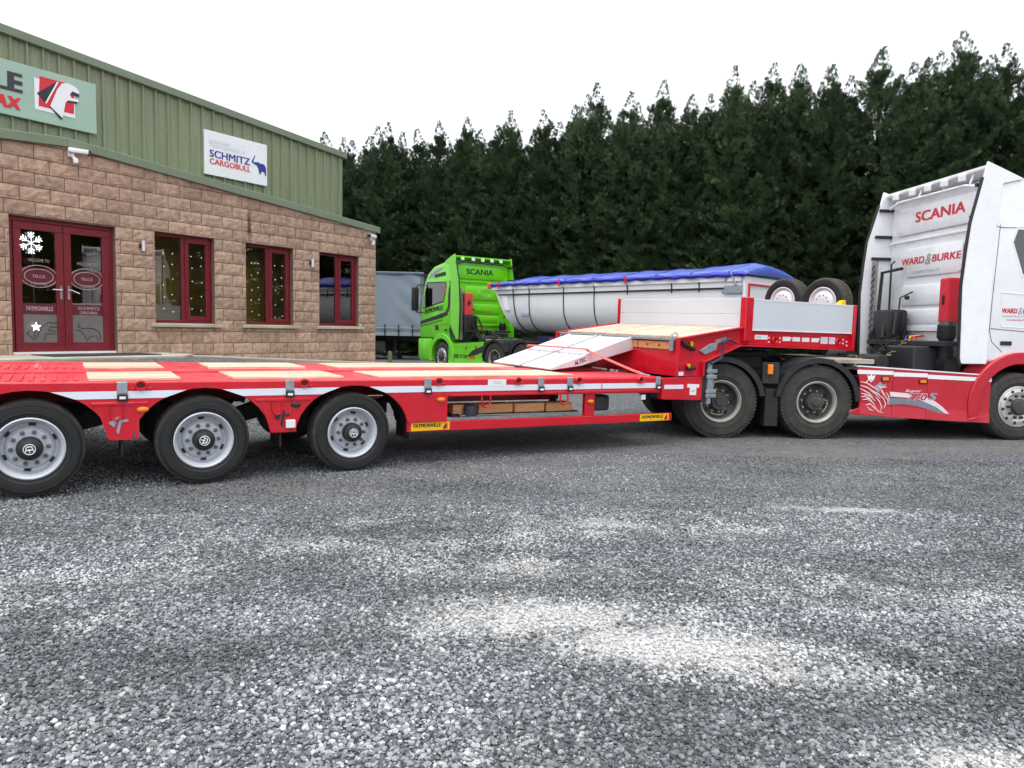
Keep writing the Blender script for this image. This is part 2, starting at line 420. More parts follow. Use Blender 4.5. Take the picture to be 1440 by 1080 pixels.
# compacted brown-grey wheel tracks along the parked vehicles
TRACKS = [(-1.2,7.3,5.2,.34,.546,.7),(-.2,6.7,4.6,.22,.5,.5),(5.6,9.85,4.0,.30,.09,.6),(2.4,8.6,3.2,.5,.3,.55)]
def dust_nodes(N, L, geo, DUST=DUST, lo=.45):
    nz = N.new('ShaderNodeTexNoise'); nz.inputs['Scale'].default_value = 3.4; nz.inputs['Detail'].default_value = 10; nz.inputs['Roughness'].default_value = .8
    L.new(geo.outputs['Position'], nz.inputs['Vector'])
    sx = N.new('ShaderNodeSeparateXYZ'); L.new(geo.outputs['Position'], sx.inputs[0])
    flat = N.new('ShaderNodeCombineXYZ'); L.new(sx.outputs[0], flat.inputs[0]); L.new(sx.outputs[1], flat.inputs[1])
    tot = None
    for (x, y, a, b_, r, k) in DUST:
        mp = N.new('ShaderNodeMapping'); mp.vector_type = 'TEXTURE'
        mp.inputs['Location'].default_value = (x, y, 0); mp.inputs['Rotation'].default_value = (0, 0, r); mp.inputs['Scale'].default_value = (a, b_, 1)
        L.new(flat.outputs[0], mp.inputs['Vector'])
        ln = N.new('ShaderNodeVectorMath'); ln.operation = 'LENGTH'; L.new(mp.outputs[0], ln.inputs[0])
        mr = N.new('ShaderNodeMapRange'); mr.interpolation_type = 'SMOOTHSTEP'; mr.inputs[1].default_value = 1.75; mr.inputs[2].default_value = 0; mr.inputs[3].default_value = 0; mr.inputs[4].default_value = k
        L.new(ln.outputs['Value'], mr.inputs[0])
        if tot is None: tot = mr.outputs[0]
        else:
            ad = N.new('ShaderNodeMath'); ad.operation = 'MAXIMUM'; L.new(tot, ad.inputs[0]); L.new(mr.outputs[0], ad.inputs[1]); tot = ad.outputs[0]
    m1 = N.new('ShaderNodeMapRange'); m1.inputs[1].default_value = .3; m1.inputs[2].default_value = .7; m1.inputs[3].default_value = -lo*1.9; m1.inputs[4].default_value = .55
    L.new(nz.outputs[0], m1.inputs[0])
    ad = N.new('ShaderNodeMath'); ad.operation = 'ADD'; L.new(tot, ad.inputs[0]); L.new(m1.outputs[0], ad.inputs[1])
    mm = N.new('ShaderNodeMapRange'); mm.inputs[1].default_value = .12; mm.inputs[2].default_value = .85; mm.inputs[4].default_value = .9
    L.new(ad.outputs[0], mm.inputs[0])
    return mm.outputs[0]
GRAVEL = ground_material()

xs = sorted(set([-400,-200,-100,-60,-40,-30]+[round(-24+.5*i,2) for i in range(97)]+[30,40,60,100,200,400]))
ys = sorted(set([-300,-100,-40,-15,-5]+[round(.5*i,2) for i in range(80)]+[45,55,70,100,200,500]))
gv = [(x, y, ground_z(x, y)) for y in ys for x in xs]
nx = len(xs)
gf = [(j*nx+i, j*nx+i+1, (j+1)*nx+i+1, (j+1)*nx+i) for j in range(len(ys)-1) for i in range(nx-1)]
gm = bpy.data.meshes.new('ground'); gm.from_pydata(gv, [], gf); gm.shade_smooth(); gm.materials.append(GRAVEL)
tag(link('ground', gm), 'grey gravel yard surface with pale dusty patches', None, None, 'structure')

# loose stones: real geometry scattered over the near yard
def stones():
    m = bpy.data.materials.new('loose_stone'); m.use_nodes = True
    nt = m.node_tree; N = nt.nodes; L = nt.links; b = N['Principled BSDF']; b.inputs['Roughness'].default_value = .75
    oi = N.new('ShaderNodeObjectInfo'); cr = N.new('ShaderNodeValToRGB'); e = cr.color_ramp.elements
    e[0].position = 0; e[0].color = (.05,.054,.061,1); e[1].position = 1; e[1].color = (.48,.485,.48,1)
    e.new(.3).color = (.115,.123,.136,1); e.new(.75).color = (.235,.247,.262,1); e.new(.93).color = (.31,.322,.335,1)
    L.new(oi.outputs['Random'], cr.inputs[0])
    ta = N.new('ShaderNodeAttribute'); ta.attribute_type = 'INSTANCER'; ta.attribute_name = 'tone'
    tx = N.new('ShaderNodeMixRGB'); tx.blend_type = 'MULTIPLY'; tx.inputs[0].default_value = 1
    L.new(cr.outputs[0], tx.inputs[1]); L.new(ta.outputs['Fac'], tx.inputs[2]); cr = tx
    da = N.new('ShaderNodeAttribute'); da.attribute_type = 'INSTANCER'; da.attribute_name = 'dust'; d = da.outputs['Fac']
    dm = N.new('ShaderNodeMixRGB'); dm.inputs[2].default_value = (.62,.61,.59,1)
    mu = N.new('ShaderNodeMath'); mu.operation = 'MULTIPLY'; mu.inputs[1].default_value = .75
    L.new(d, mu.inputs[0]); L.new(mu.outputs[0], dm.inputs[0]); L.new(cr.outputs[0], dm.inputs[1])
    L.new(dm.outputs[0], b.inputs['Base Color'])
    rng = np.random.default_rng(5)
    pts = []; sc = []
    for (y0, y1, dens, s0, s1) in [(1.5,4.0,6600,.0040,.0130),(4.0,6.2,4200,.0042,.0118),(6.2,9.0,1700,.0045,.0100)]:
        area = .92*(y1*y1-y0*y0)+.8*(y1-y0); n = int(area*dens)
        y = np.sqrt(rng.random(n)*(y1*y1-y0*y0)+y0*y0); x = (rng.random(n)*2-1)*(.92*y+.4)
        s = s0+(s1-s0)*rng.random(n)**2.6
        pts.append(np.stack([x, y], 1)); sc.append(s)
    P = np.concatenate(pts); S = np.concatenate(sc)
    # fewer stones where the fines lie
    keep = np.ones(len(P), bool)
    for (x, y, a, b_, r, k) in DUST:
        c, s_ = math.cos(r), math.sin(r); dx = P[:,0]-x; dy = P[:,1]-y
        u = (c*dx+s_*dy)/a; v = (-s_*dx+c*dy)/b_
        keep &= ~((np.hypot(u, v) < 1.15) & (rng.random(len(P)) < .28*k))
    for (x, y, a, b_, r, k) in TRACKS:
        c, s_ = math.cos(r), math.sin(r); dx = P[:,0]-x; dy = P[:,1]-y
        keep &= ~((np.hypot((c*dx+s_*dy)/a, (-s_*dx+c*dy)/b_) < 1.2) & (rng.random(len(P)) < .45*k))
    P = P[keep]; S = S[keep]
    Z = np.array([ground_z(float(a), float(b)) for a, b in P]) + S*.15 + rng.random(len(P))*.006
    me = bpy.data.meshes.new('gravel'); me.vertices.add(len(P))
    me.vertices.foreach_set('co', np.column_stack([P, Z]).astype('f').reshape(-1))
    at = me.attributes.new('size', 'FLOAT', 'POINT'); at.data.foreach_set('value', S.astype('f'))
    rot = np.column_stack([(rng.random(len(P))-.5)*.9, (rng.random(len(P))-.5)*.9, rng.random(len(P))*6.283]).astype('f')
    ar = me.attributes.new('turn', 'FLOAT_VECTOR', 'POINT'); ar.data.foreach_set('vector', rot.reshape(-1))
    ix = me.attributes.new('pick', 'INT', 'POINT'); ix.data.foreach_set('value', rng.integers(0, 5, len(P)).astype('i'))
    du = np.zeros(len(P))
    for (x, y, a, b_, r, k) in DUST:
        c, s_ = math.cos(r), math.sin(r); dx = P[:,0]-x; dy = P[:,1]-y
        q = np.clip(1-np.hypot((c*dx+s_*dy)/a, (-s_*dx+c*dy)/b_)/1.75, 0, 1); du = np.maximum(du, k*q*q*(3-2*q))
    nz = np.array([noise.fractal(Vector((float(a)*2.6, float(b)*2.6, .3)), .7, 2, 5) if w > .02 else 0 for (a, b), w in zip(P, du)])
    du = np.clip((du*1.1+.55*nz+(rng.random(len(P))-.5)*.9-.30)/.55, 0, 1)*(du > .02)
    tone = np.array([1.0+.75*noise.fractal(Vector((float(a)*.55, float(b)*1.1, 7.)), .8, 2, 4) for a, b in P]); tone = np.clip(tone, .5, 1.7)
    at_ = me.attributes.new('tone', 'FLOAT', 'POINT'); at_.data.foreach_set('value', tone.astype('f'))
    ad_ = me.attributes.new('dust', 'FLOAT', 'POINT'); ad_.data.foreach_set('value', du.astype('f'))
    me.materials.append(m)
    o = link('gravel', me)
    ng = bpy.data.node_groups.new('gravel_scatter', 'GeometryNodeTree')
    ng.interface.new_socket('Geometry', in_out='INPUT', socket_type='NodeSocketGeometry')
    ng.interface.new_socket('Geometry', in_out='OUTPUT', socket_type='NodeSocketGeometry')
    gi = ng.nodes.new('NodeGroupInput'); go = ng.nodes.new('NodeGroupOutput')
    m2p = ng.nodes.new('GeometryNodeMeshToPoints'); ng.links.new(gi.outputs[0], m2p.inputs['Mesh'])
    def attr(nm, ty):
        a = ng.nodes.new('GeometryNodeInputNamedAttribute'); a.data_type = ty; a.inputs['Name'].default_value = nm; return a.outputs[0]
    # build stone variants inside the node tree from deformed icospheres
    join = ng.nodes.new('GeometryNodeGeometryToInstance')
    for k in range(5):
        ic = ng.nodes.new('GeometryNodeMeshIcoSphere'); ic.inputs['Radius'].default_value = 1; ic.inputs['Subdivisions'].default_value = 1
        sp = ng.nodes.new('GeometryNodeSetPosition')
        rv = ng.nodes.new('FunctionNodeRandomValue'); rv.data_type = 'FLOAT_VECTOR'
        rv.inputs[0].default_value = (-.3,-.3,-.24); rv.inputs[1].default_value = (.3,.3,.24); rv.inputs['Seed'].default_value = 11*k+3
        ng.links.new(ic.outputs['Mesh'], sp.inputs['Geometry']); ng.links.new(rv.outputs[0], sp.inputs['Offset'])
        tf = ng.nodes.new('GeometryNodeTransform'); tf.inputs['Scale'].default_value = (1.15, .9, .8)
        ng.links.new(sp.outputs[0], tf.inputs['Geometry'])
        sm = ng.nodes.new('GeometryNodeSetMaterial'); sm.inputs['Material'].default_value = m
        ng.links.new(tf.outputs[0], sm.inputs['Geometry']); ng.links.new(sm.outputs[0], join.inputs[0])
    iop = ng.nodes.new('GeometryNodeInstanceOnPoints')
    iop.inputs['Pick Instance'].default_value = True
    ng.links.new(m2p.outputs[0], iop.inputs['Points']); ng.links.new(join.outputs[0], iop.inputs['Instance'])
    ng.links.new(attr('pick', 'INT'), iop.inputs['Instance Index'])
    e2r = ng.nodes.new('FunctionNodeEulerToRotation'); ng.links.new(attr('turn', 'FLOAT_VECTOR'), e2r.inputs[0])
    ng.links.new(e2r.outputs[0], iop.inputs['Rotation']); ng.links.new(attr('size', 'FLOAT'), iop.inputs['Scale'])
    ng.links.new(iop.outputs[0], go.inputs[0])
    md = o.modifiers.new('scatter', 'NODES'); md.node_group = ng
    return o
tag(stones(), 'loose grey gravel stones strewn over the near yard', 'gravel', None, 'stuff')

# ================================================================ SETTING: conifer hedge
def foliage_mat():
    m = bpy.data.materials.new('conifer_foliage'); m.use_nodes = True
    nt = m.node_tree; N = nt.nodes; L = nt.links; b = N['Principled BSDF']
    b.inputs['Roughness'].default_value = .6; b.inputs['Specular IOR Level'].default_value = .25
    geo = N.new('ShaderNodeNewGeometry'); oi = N.new('ShaderNodeObjectInfo')
    n = N.new('ShaderNodeTexNoise'); n.inputs['Scale'].default_value = 1.3; n.inputs['Detail'].default_value = 5
    L.new(geo.outputs['Position'], n.inputs['Vector'])
    cr = N.new('ShaderNodeValToRGB'); e = cr.color_ramp.elements
    e[0].position = .32; e[0].color = (.014,.032,.016,1); e[1].position = .68; e[1].color = (.074,.118,.046,1)
    L.new(n.outputs[0], cr.inputs[0])
    mr = N.new('ShaderNodeMapRange'); mr.inputs[3].default_value = .75; mr.inputs[4].default_value = 1.25; L.new(oi.outputs['Random'], mr.inputs[0])
    mx = N.new('ShaderNodeMixRGB'); mx.blend_type = 'MULTIPLY'; mx.inputs[0].default_value = 1
    L.new(cr.outputs[0], mx.inputs[1]); L.new(mr.outputs[0], mx.inputs[2]); L.new(mx.outputs[0], b.inputs['Base Color'])
    tr = N.new('ShaderNodeBsdfTranslucent'); L.new(mx.outputs[0], tr.inputs[0])
    ms = N.new('ShaderNodeMixShader'); ms.inputs[0].default_value = .22
    L.new(b.outputs[0], ms.inputs[1]); L.new(tr.outputs[0], ms.inputs[2])
    L.new(ms.outputs[0], N['Material Output'].inputs['Surface'])
    return m
FOL = foliage_mat()
BARK = mat('conifer_bark', (.06,.042,.03), .9, var=.3, scale=8, bump=.6, bscale=25)

def crown_mesh(seed, H=12.0, Rm=1.9, nb=620):
    rng = np.random.default_rng(seed)
    V = []; 
    def prof(t):       # crown radius by height fraction
        return Rm*max(.09, (1-t**5.0))**.8*(.88+.12*min(1, t*6))
    ph = rng.random(6)*6.28
    lean = (rng.random(2)-.5)*.5
    leaders = [(0, 0, 1.0)] + [((rng.random()-.5)*3.0, (rng.random()-.5)*2.4, .84+.13*rng.random()) for _ in range(5)]
    sprays_o = []; sprays_d = []; sprays_l = []
    for i in range(nb):
        t = (rng.random()**.8)*.985+.005
        ld = leaders[0] if rng.random() < .35 else leaders[rng.integers(1, 6)]
        top = H*ld[2]; z = .25+t*(top-.9)
        a = rng.random()*6.283
        lump = 1+.18*math.sin(3*a+ph[0]+z*.9)+.14*math.sin(5*a+ph[1]-z*1.7)
        r = float(prof(t))*lump*(.62+.5*rng.random()) + .10
        base = np.array([ld[0]*min(1, t*1.6)+lean[0]*t, ld[1]*min(1, t*1.6)+lean[1]*t, z-.25*r])
        tilt = .2+.75*t*t+.3*rng.random()
        d = np.array([math.cos(a)*math.cos(tilt), math.sin(a)*math.cos(tilt), math.sin(tilt)])
        n = int(17+15*r)
        for k in range(n):
            u = .30+.7*(k+rng.random())/n
            side = np.array([-math.sin(a), math.cos(a), 0])
            jit = (rng.random(3)-.5)*.30*(1.05-u*.55)*min(1, r+.3)
            p = base + d*r*u + jit + np.array([0, 0, -.12*u*u*r])
            dd = d + side*(rng.random()-.5)*1.5 + np.array([0, 0, .25+.35*t])+(rng.random(3)-.5)*.5
            dd /= np.linalg.norm(dd)
            sprays_o.append(p); sprays_d.append(dd); sprays_l.append((.14+.13*rng.random())*(1-.15*t))
    # feathery leaders
    for lx, ly, lt in leaders:
        for k in range(150):
            t = k/150.; z = H*lt-1.9+2.1*t
            a = rng.random()*6.283; rr = 1.05*(1-t)**1.1+.04
            p = np.array([lx+lean[0]+math.cos(a)*rr*.6+.10*math.sin(z*2+ph[2]), ly+lean[1]+math.sin(a)*rr*.6, z])
            dd = np.array([math.cos(a)*.7, math.sin(a)*.7, .8+t]); dd /= np.linalg.norm(dd)
            sprays_o.append(p); sprays_d.append(dd); sprays_l.append(.22*(1.1-t*.4))
    O = np.array(sprays_o); D = np.array(sprays_d); Ls = np.array(sprays_l)[:, None]; n = len(O)
    rv = rng.normal(size=(n, 3)); S = np.cross(D, rv); S /= np.linalg.norm(S, axis=1)[:, None]
    Vs = []; 
    for (off, ang, ln, wd) in [(0, 0, 1.15, .12), (.12, .6, .8, .11), (.2, -.6, .75, .11), (.45, .5, .6, .10), (.5, -.5, .55, .10)]:
        dirv = D*math.cos(ang)+S*math.sin(ang); w = S*math.cos(ang)-D*math.sin(ang)
        b0 = O + D*Ls*off
        tip = b0+dirv*Ls*ln; mid = b0+dirv*Ls*ln*.5
        w = w+rng.normal(size=(n, 3))*.25
        Vs.append(np.stack([b0, mid+w*Ls*wd*.55, tip, mid-w*Ls*wd*.55], 1))
    A = np.concatenate(Vs, 0).reshape(-1, 3)
    nq = len(A)//4
    me = bpy.data.meshes.new('crown')
    me.vertices.add(len(A)); me.vertices.foreach_set('co', A.astype('f').reshape(-1))
    me.loops.add(nq*4); me.loops.foreach_set('vertex_index', np.arange(nq*4, dtype='i'))
    me.polygons.add(nq); me.polygons.foreach_set('loop_start', np.arange(0, nq*4, 4, dtype='i')); me.polygons.foreach_set('loop_total', np.full(nq, 4, 'i'))
    me.update(); me.validate(); me.materials.append(FOL)
    return me
def trunk_mesh(seed, H=12.0):
    rg = random.Random(seed); mb = MB()
    pts = [(.06*math.sin(i*.9+seed), .06*math.cos(i*.7+seed), H*.92*i/9) for i in range(10)]
    mb.tube(pts, [.17*(1-i/10.5)+.01 for i in range(10)], 8)
    for k in range(26):
        z = .5+rg.random()*H*.75; a = rg.random()*6.283; l = 1.3*(1-z/H)+.25
        mb.tube([(0, 0, z), (math.cos(a)*l*.5, math.sin(a)*l*.5, z+.2*l), (math.cos(a)*l, math.sin(a)*l, z+.6*l)], [.035, .022, .008], 5)
    return mb.mesh('trunk', BARK, smooth=True, fix=False)
crowns = [crown_mesh(100+k) for k in range(6)]
trunks = [trunk_mesh(200+k) for k in range(3)]
ORD = ['first','second','third','fourth','fifth','sixth','seventh','eighth','ninth','tenth','eleventh','twelfth','thirteenth','fourteenth','fifteenth','sixteenth','seventeenth','eighteenth','nineteenth','twentieth','twenty-first','twenty-second','twenty-third','twenty-fourth','twenty-fifth','twenty-sixth']
HA, HB = Vector((-10.6, 42.6)), Vector((22.4, 26.4))
NT = 26
peaks = [1.0,.98,.97,1.01,.99,1.0,1.0,.95,1.0,.985,.96,1.06,1.02,1.05,.99,1.06,1.05,1.04,1.02,1.05,1.0,1.07,1.03,1.06,1.05,1.09]
for i in range(NT):
    t = i/(NT-1); p = HA.lerp(HB, t)
    p = p + Vector((rnd.uniform(-.25, .25), rnd.uniform(-.45, .45)))
    rt_ = empty('conifer_tree', Matrix.Translation((p.x, p.y, -.05)) @ Matrix.Rotation(rnd.uniform(0, 6.28), 4, 'Z') @ Matrix.Diagonal((1.12, 1.12, 1.0*peaks[i], 1)))
    link('trunk', trunks[i % 3], rt_); link('crown', crowns[(i*5+i//6) % 6], rt_)
    tag(rt_, 'tall dark conifer in the front of the hedge, %s counted from the shed end' % ORD[i], 'tree', 'conifers of the boundary hedge')
NT2 = 17
for i in range(NT2):
    t = (i+.5)/NT2; p = HA.lerp(HB, t) + Vector((.85, 1.55)) + Vector((rnd.uniform(-.3, .3), rnd.uniform(-.3, .3)))
    hgt = rnd.uniform(.92, 1.02)
    rt_ = empty('conifer_tree', Matrix.Translation((p.x, p.y, -.05)) @ Matrix.Rotation(rnd.uniform(0, 6.28), 4, 'Z') @ Matrix.Diagonal((1.15, 1.15, hgt, 1)))
    link('trunk', trunks[i % 3], rt_); link('crown', crowns[(i*7+2) % 6], rt_)
    tag(rt_, 'dark conifer glimpsed between the trees of the hedge front', 'tree', 'conifers in the hedge back row')

for i in range(12):  # trees added out of view to screen bright sky from the window reflections
    p = Vector((26.5+rnd.uniform(-.4, .4), 24.6-1.9*i+rnd.uniform(-.3, .3)))
    rt_ = empty('conifer_tree', Matrix.Translation((p.x, p.y, -.05)) @ Matrix.Rotation(rnd.uniform(0, 6.28), 4, 'Z') @ Matrix.Diagonal((1.2, 1.2, rnd.uniform(.9, 1.05), 1)))
    link('trunk', trunks[i % 3], rt_); link('crown', crowns[(i*5+1) % 6], rt_)
    tag(rt_, 'added unseen conifer keeping bright sky out of the window reflections', 'tree', 'added unseen conifers screening the window reflections')

# ================================================================ SETTING: office and shed building
building = empty('workshop_building', BM)
tag(building, 'workshop with reddish split-face block front and sage green metal cladding above', 'building')

def verge_z(s): return 3.365-.0765*abs(s-.11)
OPEN = [(-.75, .89, -.02, 2.15), (1.61, 2.82, .44, 2.17), (3.545, 4.74, .44, 2.17), (5.48, 6.69, .44, 2.17)]
S0, S1 = -7.1, 7.27
def subtract(r, o):
    x0, x1, z0, z1 = r; a0, a1, b0, b1 = o
    if x1 <= a0 or x0 >= a1 or z1 <= b0 or z0 >= b1: return [r]
    out = []
    if x0 < a0: out.append((x0, a0, z0, z1))
    if x1 > a1: out.append((a1, x1, z0, z1))
    m0, m1 = max(x0, a0), min(x1, a1)
    if z0 < b0: out.append((m0, m1, z0, b0))
    if z1 > b1: out.append((m0, m1, b1, z1))
    return out
# core of the wall, with the openings left free
xsplit = sorted(set([S0, S1] + [v for o in OPEN for v in o[:2]]))
core = MB()
for a, b in zip(xsplit[:-1], xsplit[1:]):
    m = (a+b)/2; op = [o for o in OPEN if o[0] < m < o[1]]
    segs = [(-.95, 9)] if not op else [(-.95, op[0][2]), (op[0][3], 9)]
    for z0, z1 in segs:
        if z1 == 9:
            pts = [(a, z0), (b, z0), (b, verge_z(b)), (a, verge_z(a))] if not (a < .11 < b) else [(a, z0), (b, z0), (b, verge_z(b)), (.11, verge_z(.11)), (a, verge_z(a))]
            core.prism(pts, .016, .30)
        else: core.box(a, b, .016, .30, z0, z1)
wall = core.build('wall', MORTAR, building)
def block(mb, x0, x1, z0, z1, rg):
    g = .006; x0 += g; x1 -= g; z0 += g; z1 -= g
    if x1-x0 < .02 or z1-z0 < .02: return False
    nx_ = max(2, min(6, int((x1-x0)/.085)+1)); nz_ = 4 if z1-z0 > .1 else 2
    vs = []; fs = []
    for j in range(nz_+1):
        for i in range(nx_+1):
            x = x0+(x1-x0)*i/nx_; z = z0+(z1-z0)*j/nz_
            edge = i in (0, nx_) or j in (0, nz_)
            y = .006+rg.uniform(-.002, .002) if edge else -.006+rg.uniform(-.005, .005)
            if not edge: x += rg.uniform(-.012, .012); z += rg.uniform(-.01, .01)
            vs.append((x, y, min(z, verge_z(x))))
    for j in range(nz_):
        for i in range(nx_):
            fs.append((j*(nx_+1)+i, j*(nx_+1)+i+1, (j+1)*(nx_+1)+i+1, (j+1)*(nx_+1)+i))
    ring = [i for i in range(nx_+1)] + [j*(nx_+1)+nx_ for j in range(1, nz_+1)] + [nz_*(nx_+1)+i for i in range(nx_-1, -1, -1)] + [j*(nx_+1) for j in range(nz_-1, 0, -1)]
    b = len(vs)
    for i in ring: vs.append((vs[i][0], .020, vs[i][2]))
    for k in range(len(ring)):
        k2 = (k+1) % len(ring); fs.append((ring[k], b+k, b+k2, ring[k2]))
    mb.add(vs, fs); return True
rest = MB(); rg = random.Random(3); CH = .225
for j in range(-13, 8):
    z1 = 2.17+CH*(j+1); z0 = z1-CH
    if z1 < -.8: continue
    x = S0 - (.225 if j % 2 else 0) - .02
    while x < S1:
        a, b = max(x, S0), min(x+.45, S1); x += .45
        if b-a < .03: continue
        if z0 > max(verge_z(a), verge_z(b))-.02: continue
        rs = [(a, b, z0, z1)]
        for o in OPEN: rs = [q for r_ in rs for q in subtract(r_, o)]
        for r_ in rs:
            if r_[1] < -1.35: block(rest, *r_, rg)
            else:
                mb = MB()
                if block(mb, *r_, rg): mb.build('block', STONE, wall, fix=False, smooth=False)
ro = rest.build('blockwork', STONE, wall, fix=False); ro['kind'] = 'stuff'
# side wall, verge trim, lean roof
MB().box(S1-.28, S1-.005, .31, 1.6, -.95, 2.72).build('side_wall', MORTAR, building)
def sloped(mb, s0, s1, fz, h, y0, y1):
    mb.hexa([(s0, y0, fz(s0)), (s1, y0, fz(s1)), (s1, y1, fz(s1)), (s0, y1, fz(s0)), (s0, y0, fz(s0)+h), (s1, y0, fz(s1)+h), (s1, y1, fz(s1)+h), (s0, y1, fz(s0)+h)])
for (a, b) in ((-7.2, .11), (.11, 7.36)):
    mb = MB(); sloped(mb, a, b, lambda s: verge_z(s)-.02, .145, -.06, .06); mb.build('verge_trim', TRIM, building, bevel=.008)
mb = MB()
for (a, b) in ((-7.2, .11), (.11, 7.33)): sloped(mb, a, b, lambda s: verge_z(s)+.0, .09, .065, 1.34)
mb.build('lower_roof', TRIM, building)

# cladding of the shed above
def clad_mat():
    m = mat('sage_cladding', srgb(134, 143, 114), .45, var=.05, scale=1.0)
    nt = m.node_tree; N = nt.nodes; L = nt.links; b = N['Principled BSDF']
    src = b.inputs['Base Color'].links[0].from_socket
    tc = N.new('ShaderNodeTexCoord'); mp = N.new('ShaderNodeMapping'); mp.inputs['Scale'].default_value = (14, 14, .6)
    n = N.new('ShaderNodeTexNoise'); n.inputs['Scale'].default_value = 1.2; n.inputs['Detail'].default_value = 6
    L.new(tc.outputs['Object'], mp.inputs[0]); L.new(mp.outputs[0], n.inputs['Vector'])
    mr = N.new('ShaderNodeMapRange'); mr.inputs[1].default_value = .35; mr.inputs[2].default_value = .75; mr.inputs[3].default_value = 1.05; mr.inputs[4].default_value = .82
    L.new(n.outputs[0], mr.inputs[0])
    mx = N.new('ShaderNodeMixRGB'); mx.blend_type = 'MULTIPLY'; mx.inputs[0].default_value = 1
    L.new(src, mx.inputs[1]); L.new(mr.outputs[0], mx.inputs[2]); L.new(mx.outputs[0], b.inputs['Base Color'])
    return m
CLAD = clad_mat()
YC = 1.35
def top_z(s): return 5.29-.0692*s if s > -5 else 5.29+.0692*5-.0692*(-5-s)
def bot_z(s): return verge_z(s)+.02 if abs(s) < 7.3 else 2.7
cl = empty('cladding', None, building)
P_ = .2562
k0 = -28; k = k0
while True:
    a = .152+P_*k; b = a+P_
    if a > 7.30: break
    b = min(b, 7.31); mb = MB()
    # pan, then the rib on its right edge, in plan (x, y)
    prof = [(a+.028, YC), ((a+b)/2-.02, YC), ((a+b)/2, YC-.006), ((a+b)/2+.02, YC), (b-.028, YC), (b-.017, YC-.05), (b+.013, YC-.05), (b+.026, YC)]
    vs = [(x, y, bot_z(x)) for x, y in prof]+[(x, y, top_z(x)) for x, y in prof]; n = len(prof)
    mb.add(vs, [(i, i+1, n+i+1, n+i) for i in range(n-1)])
    # sheet thickness at the back
    mb.add([(x, y+.03, z) for x, y, z in vs], [(i, n+i, n+i+1, i+1) for i in range(n-1)])
    mb.build('cladding_panel', CLAD, cl, fix=False); k += 1
sc_m = mat('screw_head', (.10,.11,.09), .5)
mb = MB()
for i in range(-4, 28):
    s = .28+P_*i
    for dz in (.75, 1.25):
        z = top_z(s)-dz
        if z > bot_z(s)+.1 and rnd.random() < .7: mb.lathe([(.011, YC-.008), (.008, YC-.012), (0.0001, YC-.012)], (s, 0, z), 6)
so = mb.build('screw', sc_m, cl, fix=False); so['kind'] = 'stuff'
MB().box(7.31, 7.40, YC-.05, YC+.06, bot_z(7.29)-.3, top_z(7.35)-.05).build('corner_trim', TRIM, building, bevel=.006)
for (a, b) in ((-14, -5), (-5, 7.52)):
    mb = MB(); sloped(mb, a, b, lambda s: top_z(s)-.02, .15, YC-.10, YC+.05); mb.build('roof_verge', TRIM, building, bevel=.01)
mb = MB()
for (a, b) in ((-14, -5), (-5, 7.45)): sloped(mb, a, b, lambda s: top_z(s)+.02, .06, YC+.06, YC+24)
mb.build('roof', TRIM, building)
MB().box(7.25, 7.38, YC+.07, YC+24, -.9, top_z(7.38)-.02).build('side_cladding', CLAD, building)

# windows
def frame_ring(mb, x0, x1, z0, z1, w, y0, y1):
    mb.box(x0, x1, y0, y1, z0, z0+w); mb.box(x0, x1, y0, y1, z1-w, z1)
    mb.box(x0, x0+w, y0, y1, z0+w, z1-w); mb.box(x1-w, x1, y0, y1, z0+w, z1-w)
for o in OPEN[1:]:
    x0, x1, z0, z1 = o; z0 += .08
    xm = x0+(x1-x0)*.50
    mb = MB(); frame_ring(mb, x0, x1, z0, z1, .055, .10, .17); mb.box(xm-.035, xm+.035, .101, .169, z0+.056, z1-.056)
    w = mb.build('window', MAROON, building, bevel=.004)
    mb = MB(); frame_ring(mb, xm+.036, x1-.056, z0+.056, z1-.056, .075, .085, .15); mb.build('casement', MAROON, w, bevel=.005)
    MB().box(x0+.05, xm-.03, .130, .136, z0+.05, z1-.05).build('pane', GLASS, w)
    MB().box(xm+.10, x1-.12, .118, .124, z0+.12, z1-.12).build('pane', GLASS, w)
    mb = MB(); mb.hexa([(x0-.11, -.075, z0-.075), (x1+.13, -.075, z0-.075), (x1+.13, .11, z0-.075), (x0-.11, .11, z0-.075), (x0-.11, -.075, z0-.02), (x1+.13, -.075, z0-.02), (x1+.13, .11, z0+.0), (x0-.11, .11, z0+.0)])
    mb.build('sill', CONC, w, bevel=.006)
